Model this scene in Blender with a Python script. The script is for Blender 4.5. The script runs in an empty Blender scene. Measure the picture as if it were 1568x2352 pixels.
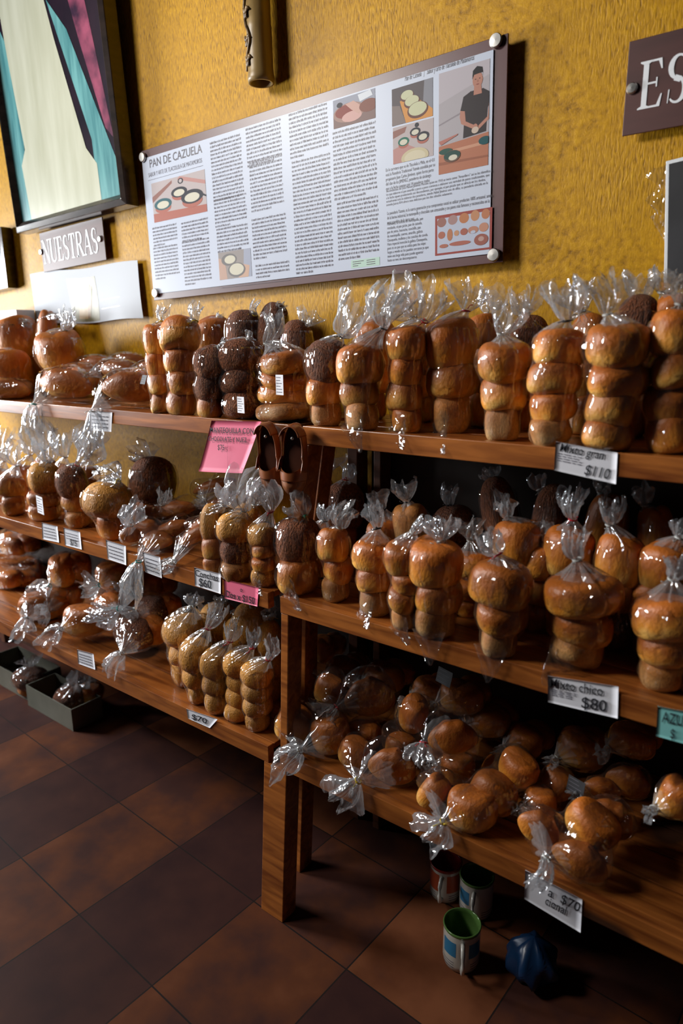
import bpy, bmesh, math, random
import numpy as np
from mathutils import Vector, Matrix
PI = math.pi
S = bpy.context.scene
COL = S.collection

# ------------------------------------------------------------------ camera
F_PX = 1570.0
YAW, PITCH, ROLL = -0.6544, -0.2426, 0.0089
CAM = np.array([0.0, 0.0, 1.55])
_fw = np.array([math.sin(YAW)*math.cos(PITCH), math.cos(YAW)*math.cos(PITCH), math.sin(PITCH)])
_r = np.array([math.cos(YAW), -math.sin(YAW), 0.0])
_d = -np.cross(_r, _fw)
RX = _r*math.cos(ROLL) + _d*math.sin(ROLL)
RD = -_r*math.sin(ROLL) + _d*math.cos(ROLL)
cam_data = bpy.data.cameras.new('camera')
cam = bpy.data.objects.new('camera', cam_data); COL.objects.link(cam); S.camera = cam
cam.matrix_world = Matrix(((RX[0], -RD[0], -_fw[0], CAM[0]), (RX[1], -RD[1], -_fw[1], CAM[1]),
                           (RX[2], -RD[2], -_fw[2], CAM[2]), (0, 0, 0, 1)))
cam_data.sensor_fit = 'VERTICAL'; cam_data.sensor_height = 36.0
cam_data.lens = 36.0*F_PX/2352.0
cam_data.clip_start = 0.02
cam_data.dof.use_dof = True; cam_data.dof.focus_distance = 1.85; cam_data.dof.aperture_fstop = 2.2

# ------------------------------------------------------------------ world, lights, exposure
S.view_settings.view_transform = 'Standard'; S.view_settings.look = 'None'
S.view_settings.gamma = 1.0; S.view_settings.use_curve_mapping = False
S.view_settings.exposure = 0.35
S.cycles.max_bounces = 5; S.cycles.diffuse_bounces = 2; S.cycles.glossy_bounces = 2
S.cycles.transmission_bounces = 4; S.cycles.transparent_max_bounces = 14
S.cycles.caustics_reflective = False; S.cycles.use_adaptive_sampling = True; S.cycles.adaptive_threshold = 0.05; S.cycles.adaptive_min_samples = 12; S.cycles.caustics_refractive = False
S.cycles.use_light_tree = False; S.cycles.sample_clamp_indirect = 4.0
W = bpy.data.worlds.new('dim_room'); S.world = W; W.use_nodes = True
W.node_tree.nodes['Background'].inputs[0].default_value = (0.75, 0.85, 1.0, 1)
W.node_tree.nodes['Background'].inputs[1].default_value = 0.010
def area(name, loc, target, sx, sy, power, col):
    l = bpy.data.lights.new(name, 'AREA'); l.shape = 'RECTANGLE'; l.size = sx; l.size_y = sy
    l.energy = power; l.color = col
    o = bpy.data.objects.new(name, l); COL.objects.link(o); o.location = loc
    o.rotation_euler = (Vector(target)-Vector(loc)).to_track_quat('-Z', 'Y').to_euler()
    return o
area('doorway_daylight', (-4.9, 0.35, 1.72), (-1.6, 1.3, 1.8), 0.9, 0.85, 130, (0.95, 0.98, 1.0))
fill_lamp = area('added_fill_light', (-3.1, -0.5, 3.0), (-0.75, 1.5, 2.0), 0.8, 0.6, 19, (1.0, 0.97, 0.92))  # added soft fill for the rack fronts, not a window of the room
fill_lamp.data.spread = math.radians(88)

def at(px, py, ax, v):
    """point of the room seen at a pixel, on the plane axis ax = v"""
    d = RX*((px-784)/F_PX) + RD*((py-1176)/F_PX) + _fw
    return CAM + d*((v-CAM[ax])/d[ax])
def depth(p): return float((np.array(p)-CAM) @ _fw)

# ------------------------------------------------------------------ material helpers
def new_mat(name):
    m = bpy.data.materials.new(name); m.use_nodes = True
    nt = m.node_tree; nt.nodes.clear()
    out = nt.nodes.new('ShaderNodeOutputMaterial')
    return m, nt, out
def N(nt, t, **kw):
    n = nt.nodes.new('ShaderNode'+t)
    for k, v in kw.items():
        if k.startswith('i_'): n.inputs[k[2:].replace('_', ' ')].default_value = v
        else: setattr(n, k, v)
    return n
def ramp(nt, stops):
    r = nt.nodes.new('ShaderNodeValToRGB'); e = r.color_ramp.elements
    while len(e) < len(stops): e.new(0.5)
    for k, (p, c) in enumerate(stops):
        e[k].position = p; e[k].color = (*c, 1) if len(c) == 3 else c
    return r
def plain(name, col, rough=0.6, metal=0.0, coat=0.0, spec=0.5, emit=None):
    m, nt, out = new_mat(name)
    b = N(nt, 'BsdfPrincipled'); b.inputs['Base Color'].default_value = (*col, 1)
    b.inputs['Roughness'].default_value = rough; b.inputs['Metallic'].default_value = metal
    b.inputs['Coat Weight'].default_value = coat; b.inputs['Specular IOR Level'].default_value = spec
    nt.links.new(b.outputs[0], out.inputs[0]); return m
def noisy(name, c1, c2, scale=8, rough=0.6, bump=0.0, detail=4, stretch=(1, 1, 1), coat=0.0, rough2=None, coords='Object', dist=0.002, metal=0):
    m, nt, out = new_mat(name); L = nt.links.new
    tc = N(nt, 'TexCoord'); mp = N(nt, 'Mapping'); mp.inputs['Scale'].default_value = stretch
    L(tc.outputs[coords], mp.inputs[0])
    nz = N(nt, 'TexNoise'); nz.inputs['Scale'].default_value = scale; nz.inputs['Detail'].default_value = detail
    L(mp.outputs[0], nz.inputs['Vector'])
    r = ramp(nt, [(0.32, c1), (0.68, c2)]); L(nz.outputs['Fac'], r.inputs[0])
    b = N(nt, 'BsdfPrincipled'); L(r.outputs[0], b.inputs['Base Color'])
    b.inputs['Roughness'].default_value = rough; b.inputs['Coat Weight'].default_value = coat; b.inputs['Metallic'].default_value = metal
    if bump:
        bp = N(nt, 'Bump'); bp.inputs['Strength'].default_value = bump; bp.inputs['Distance'].default_value = dist
        L(nz.outputs['Fac'], bp.inputs['Height']); L(bp.outputs[0], b.inputs['Normal'])
    L(b.outputs[0], out.inputs[0]); return m

def mat_wall():
    m, nt, out = new_mat('mustard_brushed_plaster'); L = nt.links.new
    tc = N(nt, 'TexCoord')
    mp = N(nt, 'Mapping'); mp.inputs['Scale'].default_value = (1, 1, 0.22); L(tc.outputs['Object'], mp.inputs[0])
    brush = N(nt, 'TexNoise'); brush.inputs['Scale'].default_value = 230; brush.inputs['Detail'].default_value = 5; brush.inputs['Distortion'].default_value = 0.6
    L(mp.outputs[0], brush.inputs['Vector'])
    lump = N(nt, 'TexNoise'); lump.inputs['Scale'].default_value = 62; lump.inputs['Detail'].default_value = 6; lump.inputs['Roughness'].default_value = .65
    L(tc.outputs['Object'], lump.inputs['Vector'])
    big = N(nt, 'TexNoise'); big.inputs['Scale'].default_value = 2.6; big.inputs['Detail'].default_value = 3
    L(tc.outputs['Object'], big.inputs['Vector'])
    sel = ramp(nt, [(0.42, (0, 0, 0)), (0.60, (1, 1, 1))]); L(big.outputs['Fac'], sel.inputs[0])
    mix = N(nt, 'Mix'); mix.data_type = 'FLOAT'; L(sel.outputs[0], mix.inputs[0]); L(brush.outputs['Fac'], mix.inputs[2]); L(lump.outputs['Fac'], mix.inputs[3])
    c = ramp(nt, [(0.28, (0.20, 0.090, 0.003)), (0.45, (0.44, 0.215, 0.003)), (0.60, (0.56, 0.285, 0.004)), (0.8, (0.70, 0.40, 0.02))])
    L(mix.outputs[0], c.inputs[0])
    # small holes and chips of the plaster
    v = N(nt, 'TexNoise'); v.inputs['Scale'].default_value = 60; v.inputs['Detail'].default_value = 2; L(mp.outputs[0], v.inputs['Vector'])
    hole = ramp(nt, [(0.20, (1, 1, 1)), (0.24, (0, 0, 0))]); L(v.outputs['Fac'], hole.inputs[0])
    mc = N(nt, 'MixRGB'); L(hole.outputs[0], mc.inputs[0]); L(c.outputs[0], mc.inputs[1]); mc.inputs[2].default_value = (0.16, 0.075, 0.01, 1)
    b = N(nt, 'BsdfPrincipled'); L(mc.outputs[0], b.inputs['Base Color']); b.inputs['Roughness'].default_value = 0.5
    b.inputs['Specular IOR Level'].default_value = 0.22
    bp = N(nt, 'Bump'); bp.inputs['Strength'].default_value = 1.0; bp.inputs['Distance'].default_value = 0.0015
    L(mix.outputs[0], bp.inputs['Height']); L(bp.outputs[0], b.inputs['Normal'])
    L(b.outputs[0], out.inputs[0]); return m

def mat_floor():
    m, nt, out = new_mat('clay_floor_tiles'); L = nt.links.new
    tc = N(nt, 'TexCoord'); mp = N(nt, 'Mapping')
    T = 0.3437
    mp.vector_type = 'TEXTURE'
    mp.inputs['Location'].default_value = (-1.544, 1.152, 0); mp.inputs['Rotation'].default_value = (0, 0, -0.0455)
    mp.inputs['Scale'].default_value = (T, T, T)
    L(tc.outputs['Object'], mp.inputs[0])
    sp = N(nt, 'SeparateXYZ'); L(mp.outputs[0], sp.inputs[0])
    def fl(sock):
        a = N(nt, 'Math', operation='FLOOR'); L(sock, a.inputs[0]); f = N(nt, 'Math', operation='FRACT'); L(sock, f.inputs[0])
        d = N(nt, 'Math', operation='PINGPONG'); L(sock, d.inputs[0]); d.inputs[1].default_value = 0.5
        return a, d
    ax, dx = fl(sp.outputs[0]); ay, dy = fl(sp.outputs[1])
    cb = N(nt, 'CombineXYZ'); L(ax.outputs[0], cb.inputs[0]); L(ay.outputs[0], cb.inputs[1])
    wd = N(nt, 'VectorMath', operation='DOT_PRODUCT'); L(cb.outputs[0], wd.inputs[0]); wd.inputs[1].default_value = (0.48529, 0.93346, 0)
    wa = N(nt, 'Math', operation='ADD'); L(wd.outputs['Value'], wa.inputs[0]); wa.inputs[1].default_value = 0.00505+64
    wn = N(nt, 'Math', operation='FRACT'); L(wa.outputs[0], wn.inputs[0])
    mn = N(nt, 'Math', operation='MINIMUM'); L(dx.outputs[0], mn.inputs[0]); L(dy.outputs[0], mn.inputs[1])
    gr = N(nt, 'Math', operation='LESS_THAN'); L(mn.outputs[0], gr.inputs[0]); gr.inputs[1].default_value = 0.006
    nz = N(nt, 'TexNoise'); nz.inputs['Scale'].default_value = 7; nz.inputs['Detail'].default_value = 6; L(tc.outputs['Object'], nz.inputs['Vector'])
    ad = N(nt, 'Math', operation='MULTIPLY_ADD'); L(wn.outputs[0], ad.inputs[0]); ad.inputs[1].default_value = 0.42
    sc = N(nt, 'Math', operation='MULTIPLY'); L(nz.outputs['Fac'], sc.inputs[0]); sc.inputs[1].default_value = 0.7
    L(sc.outputs[0], ad.inputs[2])
    c = ramp(nt, [(0.25, (0.036, 0.013, 0.012)), (0.5, (0.062, 0.022, 0.016)), (0.66, (0.12, 0.036, 0.014)), (0.85, (0.19, 0.062, 0.025))]); L(ad.outputs[0], c.inputs[0])
    mc = N(nt, 'MixRGB'); L(gr.outputs[0], mc.inputs[0]); L(c.outputs[0], mc.inputs[1]); mc.inputs[2].default_value = (0.02, 0.012, 0.01, 1)
    b = N(nt, 'BsdfPrincipled'); L(mc.outputs[0], b.inputs['Base Color']); b.inputs['Roughness'].default_value = 0.6; b.inputs['Specular IOR Level'].default_value = 0.12
    bp = N(nt, 'Bump'); bp.inputs['Strength'].default_value = 0.25; bp.inputs['Distance'].default_value = 0.002
    iv = N(nt, 'Math', operation='SUBTRACT'); iv.inputs[0].default_value = 1; L(gr.outputs[0], iv.inputs[1])
    L(iv.outputs[0], bp.inputs['Height']); L(bp.outputs[0], b.inputs['Normal'])
    L(b.outputs[0], out.inputs[0]); return m

def mat_wood(name='varnished_orange_wood', dark=(0.17, 0.042, 0.009), light=(0.48, 0.155, 0.030), rough=0.32):
    m, nt, out = new_mat(name); L = nt.links.new
    tc = N(nt, 'TexCoord'); mp = N(nt, 'Mapping'); mp.inputs['Scale'].default_value = (0.8, 9, 9); L(tc.outputs['Object'], mp.inputs[0])
    nz = N(nt, 'TexNoise'); nz.inputs['Scale'].default_value = 5; nz.inputs['Detail'].default_value = 7; nz.inputs['Distortion'].default_value = 0.8; L(mp.outputs[0], nz.inputs['Vector'])
    c = ramp(nt, [(0.3, dark), (0.7, light)]); L(nz.outputs['Fac'], c.inputs[0])
    n2 = N(nt, 'TexNoise'); n2.inputs['Scale'].default_value = 3.2; n2.inputs['Detail'].default_value = 1; L(tc.outputs['Object'], n2.inputs['Vector'])
    k = ramp(nt, [(0.30, (1, 1, 1)), (0.335, (0, 0, 0))]); L(n2.outputs['Fac'], k.inputs[0])
    mc = N(nt, 'MixRGB'); L(k.outputs[0], mc.inputs[0]); L(c.outputs[0], mc.inputs[1]); mc.inputs[2].default_value = (0.05, 0.02, 0.01, 1)
    b = N(nt, 'BsdfPrincipled'); L(mc.outputs[0], b.inputs['Base Color']); b.inputs['Roughness'].default_value = rough
    b.inputs['Coat Weight'].default_value = 0.25; b.inputs['Coat Roughness'].default_value = 0.25
    bp = N(nt, 'Bump'); bp.inputs['Strength'].default_value = 0.2; bp.inputs['Distance'].default_value = 0.001
    L(nz.outputs['Fac'], bp.inputs['Height']); L(bp.outputs[0], b.inputs['Normal'])
    L(b.outputs[0], out.inputs[0]); return m

def mat_bun(name, pale, mid, dark, rough=0.45, coat=0.08, speck=0.0, bump=0.15, zc=(-0.42, -0.12, 0.2)):
    """crust: pale where the loaves touched in the tin (low on the side), brown on the dome"""
    m, nt, out = new_mat(name); L = nt.links.new
    tc = N(nt, 'TexCoord'); oi = N(nt, 'ObjectInfo')
    add = N(nt, 'VectorMath', operation='ADD'); L(tc.outputs['Object'], add.inputs[0])
    sc = N(nt, 'Math', operation='MULTIPLY'); L(oi.outputs['Random'], sc.inputs[0]); sc.inputs[1].default_value = 37.0
    L(sc.outputs[0], add.inputs[1])
    nz = N(nt, 'TexNoise'); nz.inputs['Scale'].default_value = 1.9; nz.inputs['Detail'].default_value = 3; L(add.outputs[0], nz.inputs['Vector'])
    sp = N(nt, 'SeparateXYZ'); L(tc.outputs['Object'], sp.inputs[0])
    ma = N(nt, 'Math', operation='MULTIPLY_ADD'); L(nz.outputs['Fac'], ma.inputs[0]); ma.inputs[1].default_value = 0.9; L(sp.outputs[2], ma.inputs[2])
    o = N(nt, 'Math', operation='ADD'); L(ma.outputs[0], o.inputs[0]); o.inputs[1].default_value = 0.05
    c = ramp(nt, [(max(0.0, zc[0]+.5), pale), (zc[1]+.5, mid), (min(1, zc[2]+.5), dark)]); L(o.outputs[0], c.inputs[0])
    hv = N(nt, 'HueSaturation'); L(c.outputs[0], hv.inputs['Color'])
    vm = N(nt, 'MapRange'); L(oi.outputs['Random'], vm.inputs[0]); vm.inputs[3].default_value = 0.78; vm.inputs[4].default_value = 1.3
    L(vm.outputs[0], hv.inputs['Value'])
    fine = N(nt, 'TexNoise'); fine.inputs['Scale'].default_value = 14 if speck else 7; fine.inputs['Detail'].default_value = 5; L(add.outputs[0], fine.inputs['Vector'])
    col = hv.outputs[0]
    if speck:
        k = ramp(nt, [(0.40, (0.35, 0.35, 0.35)), (0.56, (1, 1, 1))]); L(fine.outputs['Fac'], k.inputs[0])
        mu = N(nt, 'MixRGB', blend_type='MULTIPLY'); mu.inputs[0].default_value = speck; L(col, mu.inputs[1]); L(k.outputs[0], mu.inputs[2]); col = mu.outputs[0]
    b = N(nt, 'BsdfPrincipled'); L(col, b.inputs['Base Color']); b.inputs['Roughness'].default_value = rough; b.inputs['Coat Weight'].default_value = coat
    b.inputs['Coat Roughness'].default_value = 0.3
    b.inputs['Subsurface Weight'].default_value = 0.0
    bp = N(nt, 'Bump'); bp.inputs['Strength'].default_value = bump; bp.inputs['Distance'].default_value = 0.06
    L(fine.outputs['Fac'], bp.inputs['Height']); L(bp.outputs[0], b.inputs['Normal'])
    L(b.outputs[0], out.inputs[0]); return m

def mat_film(name, haze, rough=0.055, gain=0.6, base=0.05):
    m, nt, out = new_mat(name); L = nt.links.new
    tc = N(nt, 'TexCoord')
    n1 = N(nt, 'TexNoise'); n1.inputs['Scale'].default_value = 34; n1.inputs['Detail'].default_value = 1.5; n1.inputs['Distortion'].default_value = 0.0
    mp = N(nt, 'Mapping'); mp.inputs['Scale'].default_value = (1, 1, 0.4); L(tc.outputs['Object'], mp.inputs[0]); L(mp.outputs[0], n1.inputs['Vector'])
    n2 = N(nt, 'TexVoronoi'); n2.feature = 'DISTANCE_TO_EDGE'; n2.inputs['Scale'].default_value = 34; L(mp.outputs[0], n2.inputs['Vector'])
    n3 = N(nt, 'Math', operation='MULTIPLY_ADD'); L(n2.outputs['Distance'], n3.inputs[0]); n3.inputs[1].default_value = 0.6; L(n1.outputs['Fac'], n3.inputs[2])
    bp = N(nt, 'Bump'); bp.inputs['Strength'].default_value = 0.9; bp.inputs['Distance'].default_value = 0.009; L(n3.outputs[0], bp.inputs['Height'])
    lw = N(nt, 'LayerWeight'); lw.inputs['Blend'].default_value = 0.5; L(bp.outputs[0], lw.inputs['Normal'])
    pw = N(nt, 'Math', operation='POWER'); L(lw.outputs['Facing'], pw.inputs[0]); pw.inputs[1].default_value = 2.5
    fc = N(nt, 'Math', operation='MULTIPLY_ADD', use_clamp=True); L(pw.outputs[0], fc.inputs[0]); fc.inputs[1].default_value = gain; fc.inputs[2].default_value = base
    tr = N(nt, 'BsdfTransparent'); tr.inputs[0].default_value = (0.985, 0.985, 0.985, 1)
    gl = N(nt, 'BsdfGlossy'); gl.inputs['Roughness'].default_value = rough; gl.inputs['Color'].default_value = (0.95, 0.97, 1, 1); L(bp.outputs[0], gl.inputs['Normal'])
    m1 = N(nt, 'MixShader'); L(fc.outputs[0], m1.inputs[0]); L(tr.outputs[0], m1.inputs[1]); L(gl.outputs[0], m1.inputs[2])
    df = N(nt, 'BsdfDiffuse'); df.inputs[0].default_value = (0.86, 0.89, 0.93, 1); L(bp.outputs[0], df.inputs['Normal'])
    tl = N(nt, 'BsdfTranslucent'); tl.inputs[0].default_value = (0.86, 0.89, 0.93, 1)
    md = N(nt, 'MixShader'); md.inputs[0].default_value = 0.4; L(df.outputs[0], md.inputs[1]); L(tl.outputs[0], md.inputs[2])
    m2 = N(nt, 'MixShader'); m2.inputs[0].default_value = haze; L(m1.outputs[0], m2.inputs[1]); L(md.outputs[0], m2.inputs[2])
    L(m2.outputs[0], out.inputs[0]); return m

M = {}
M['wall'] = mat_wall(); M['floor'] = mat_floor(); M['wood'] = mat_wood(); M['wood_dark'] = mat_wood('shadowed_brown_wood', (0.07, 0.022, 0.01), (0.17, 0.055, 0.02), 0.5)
M['glazed'] = mat_bun('glazed_roll_crust', (0.82, 0.46, 0.11), (0.72, 0.27, 0.028), (0.46, 0.125, 0.014))
M['pale'] = mat_bun('pale_floury_crust', (0.60, 0.38, 0.16), (0.56, 0.28, 0.09), (0.48, 0.18, 0.035), rough=0.6, coat=0.0, speck=0.35)
M['choc'] = mat_bun('chocolate_crumb_topping', (0.42, 0.14, 0.03), (0.33, 0.098, 0.026), (0.26, 0.075, 0.022), rough=0.75, coat=0, speck=0.75, bump=0.6)
M['butter'] = mat_bun('butter_sugar_topping', (0.58, 0.20, 0.015), (0.74, 0.31, 0.03), (0.78, 0.34, 0.04), rough=0.6, coat=0.05, speck=0.35, bump=0.35)
M['loaf'] = mat_bun('dark_golden_crust', (0.76, 0.40, 0.08), (0.60, 0.205, 0.022), (0.38, 0.10, 0.012), zc=(-.5, -.25, .15))
M['film'] = mat_film('clear_bag_film', 0.012, base=0.075)
M['film_tail'] = mat_film('gathered_bag_film', 0.20, rough=0.09, gain=0.9, base=0.14)
M['steel'] = noisy('brushed_steel', (0.55, 0.53, 0.50), (0.75, 0.73, 0.70), 30, 0.3, metal=1.0)
M['paper'] = noisy('white_card', (0.74, 0.74, 0.80), (0.80, 0.80, 0.86), 4, 0.7)
M['pink'] = noisy('pink_card', (0.82, 0.13, 0.24), (0.88, 0.18, 0.30), 5, 0.6)
M['aqua'] = plain('aqua_card', (0.24, 0.62, 0.60), 0.6)
M['ink'] = plain('black_ink', (0.012, 0.012, 0.018), 0.6)
M['ink_grey'] = plain('grey_print_ink', (0.10, 0.09, 0.12), 0.6)
M['white'] = plain('white_paint', (0.80, 0.82, 0.85), 0.5)

# ------------------------------------------------------------------ object helpers
def link(o, parent=None):
    COL.objects.link(o)
    if parent is not None: o.parent = parent
    return o
def tag(o, label=None, cat=None, group=None, kind=None):
    if label: o['label'] = label
    if cat: o['category'] = cat
    if group: o['group'] = group
    if kind: o['kind'] = kind
    return o
def empty(name, loc):
    o = bpy.data.objects.new(name, None); o.location = loc; o.empty_display_size = 0.02
    return link(o)
def mesh_obj(name, verts, faces, mats, parent=None, smooth=True, mi=None):
    """verts in world coordinates; the parent's location is taken off"""
    me = bpy.data.meshes.new(name)
    v = np.asarray(verts, float)
    if parent is not None: v = v - np.array(parent.location)
    me.from_pydata(v.tolist(), [], faces)
    mats = mats if isinstance(mats, (list, tuple)) else [mats]
    for m in mats: me.materials.append(m)
    if mi is not None: me.polygons.foreach_set('material_index', mi)
    me.polygons.foreach_set('use_smooth', [smooth]*len(me.polygons))
    me.update()
    return link(bpy.data.objects.new(name, me), parent)
class MB:
    def __init__(s): s.v = []; s.f = []; s.m = []
    def add(s, vs, fs, mi=0):
        b = len(s.v); s.v += [tuple(map(float, p)) for p in vs]; s.f += [tuple(i+b for i in f) for f in fs]; s.m += [mi]*len(fs)
    def box(s, lo, hi, mi=0):
        (a, b, c), (d, e, g) = lo, hi
        s.add([(a,b,c),(d,b,c),(d,e,c),(a,e,c),(a,b,g),(d,b,g),(d,e,g),(a,e,g)],
              [(0,3,2,1),(4,5,6,7),(0,1,5,4),(1,2,6,5),(2,3,7,6),(3,0,4,7)], mi)
    def hexa(s, p, mi=0):   # 4 bottom, 4 top
        s.add(p, [(0,3,2,1),(4,5,6,7),(0,1,5,4),(1,2,6,5),(2,3,7,6),(3,0,4,7)], mi)
    def slab(s, quad, off, mi=0):
        q = [np.array(p, float) for p in quad]; s.hexa([*q, *[p+np.array(off, float) for p in q]], mi)
    def tube(s, pts, r, n=8, mi=0, caps=True):
        pts = [np.array(p, float) for p in pts]; b = []; rs = r if isinstance(r, (list, tuple)) else [r]*len(pts)
        ref = np.array([0.13, 0.27, 0.95])
        for i, p in enumerate(pts):
            t = pts[min(i+1, len(pts)-1)]-pts[max(i-1, 0)]; t = t/(np.linalg.norm(t)+1e-9)
            e1 = np.cross(ref, t); e1 /= np.linalg.norm(e1)+1e-9; e2 = np.cross(t, e1)
            b += [p+rs[i]*(e1*math.cos(2*PI*k/n)+e2*math.sin(2*PI*k/n)) for k in range(n)]
        fs = [(i*n+k, i*n+(k+1) % n, (i+1)*n+(k+1) % n, (i+1)*n+k) for i in range(len(pts)-1) for k in range(n)]
        if caps: fs += [tuple(range(n))[::-1], tuple((len(pts)-1)*n+k for k in range(n))]
        s.add(b, fs, mi)
    def lathe(s, c, prof, n=40, mi=0, axis=(0, 0, 1)):
        ax = np.array(axis, float); ax /= np.linalg.norm(ax)
        e1 = np.cross(ax, (0.3, 0.9, 0.1)); e1 /= np.linalg.norm(e1); e2 = np.cross(ax, e1); c = np.array(c, float)
        vs = [c+ax*h+r*(e1*math.cos(2*PI*k/n)+e2*math.sin(2*PI*k/n)) for r, h in prof for k in range(n)]
        fs = [(i*n+k, i*n+(k+1) % n, (i+1)*n+(k+1) % n, (i+1)*n+k) for i in range(len(prof)-1) for k in range(n)]
        s.add(vs, fs, mi)
    def build(s, name, mats, parent=None, smooth=False, bevel=0):
        o = mesh_obj(name, s.v, s.f, mats, parent, smooth, s.m)
        if bevel:
            bv = o.modifiers.new('bevel', 'BEVEL'); bv.width = bevel; bv.segments = 2; bv.limit_method = 'ANGLE'
        return o

def text_obj(name, body, origin, ux, uz, size, mat, parent=None, align='LEFT', fit=None, condense=1.0, spacing=1.0, shear=0.0, width=0, extrude=0.0003, ls=1.0, offset=0.0):
    """lettering on a plane spanned by the unit vectors ux (reading direction) and uz (up)"""
    c = bpy.data.curves.new(name, 'FONT'); c.body = body; c.size = size; c.align_x = align; c.extrude = extrude
    c.space_character = spacing; c.shear = shear; c.space_line = ls; c.resolution_u = 3; c.offset = offset
    if width: c.text_boxes[0].width = width/condense
    c.materials.append(mat)
    o = bpy.data.objects.new(name, c); link(o)
    ux = Vector(ux).normalized(); n = ux.cross(Vector(uz)).normalized(); uz = n.cross(ux)
    mw = Matrix(((ux.x, uz.x, n.x, origin[0]), (ux.y, uz.y, n.y, origin[1]), (ux.z, uz.z, n.z, origin[2]), (0, 0, 0, 1)))
    mw = mw @ Matrix.Diagonal((condense, 1, 1, 1))
    if parent is not None:
        o.parent = parent; mw = Matrix.Translation(-Vector(parent.location)) @ mw
    o.matrix_local = mw
    if fit: o['fit_w'], o['fit_h'] = fit
    return o

# ------------------------------------------------------------------ the room
WALL = 1.665
def struct(o): o['kind'] = 'structure'; return o
b = MB(); b.box((-5.2, WALL, 0), (2.2, WALL+0.15, 3.1)); struct(b.build('wall_back', M['wall']))
b = MB(); b.box((-5.2, -3.0, -0.1), (2.2, WALL+0.15, 0)); struct(b.build('floor', M['floor']))

M['low_wall'] = noisy('dark_brown_lower_wall', (.018, .010, .007), (.032, .017, .011), 5, .55)  # lower wall drawn darker brown than the plaster above it
b = MB(); b.box((-5.2, WALL-.006, 0), (2.2, WALL, .95)); o = struct(b.build('dark_band_1', M['low_wall']))
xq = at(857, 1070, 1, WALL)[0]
b = MB(); b.box((xq, WALL-.008, .95), (2.2, WALL, 1.31)); o = struct(b.build('dark_band_2', M['low_wall']))

# ------------------------------------------------------------------ racks
Z_TOP, Z_MID, Z_LOW = 1.351, 0.934, 0.505
Y_TOP, Y_MID, Y_LOW = 1.2865, 1.185, 1.164
DY = 0.096          # depth rows of the bags are counted from here
def yz(z):   # front profile of the leaning legs
    return float(np.interp(z, (0, .505, .934, 1.351), (1.127, 1.166, 1.187, 1.290)))
def rack(x0, x1, label, legs):
    r = empty('bread_rack', (0.5*(x0+x1), 1.3, 0)); tag(r, label, 'rack')
    for z, y, lip in ((Z_TOP, Y_TOP, 0.044), (Z_MID, Y_MID, 0.044), (Z_LOW, Y_LOW, 0.050)):
        b = MB(); b.box((x0+.002, y, z-lip), (x1-.002, y+0.022, z))
        b.box((x0+.002, WALL-0.045, z-lip-.012), (x1-.002, WALL-0.02, z-.018))
        n = 4 if y > 1.25 else 5; d = (WALL-0.012-(y+0.024))/n
        for k in range(n): b.box((x0+.002, y+0.024+k*d, z-0.018), (x1-.002, y+0.024+(k+1)*d-0.004, z-0.002))
        b.build('shelf', M['wood'], r, bevel=0.0015)
    for xa, xb, xl, xr, back in legs:
        b = MB(); q = lambda z, a, c, t: [(a, yz(z)+back, z), (c, yz(z)+back, z), (c, yz(z)+back+t, z), (a, yz(z)+back+t, z)]
        for za, zb in ((Z_LOW-.05, Z_MID-.045), (Z_MID-.045, Z_TOP-.046)): b.hexa([*q(za, xa, xb, .055), *q(zb, xa, xb, .055)])
        b.hexa([*q(0, xl, xr, .055), *q(Z_LOW-.05, xl, xr, .055)])
        b.build('leg', M['wood'], r, bevel=0.002)
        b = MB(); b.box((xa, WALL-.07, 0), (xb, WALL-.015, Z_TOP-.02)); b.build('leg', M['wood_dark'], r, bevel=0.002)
    return r
rack(-1.108, 0.60, 'wooden bread rack with open floor space and mugs beneath, on the right', ((-1.106, -1.082, -1.165, -1.084, .0025), (.55, .59, .55, .59, .0025)))
rack(-3.6, -1.145, 'long wooden bread rack running away to the left picture edge', ((-1.20, -1.165, -1.20, -1.165, .17), (-3.55, -3.51, -3.55, -3.51, .0025)))

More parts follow.
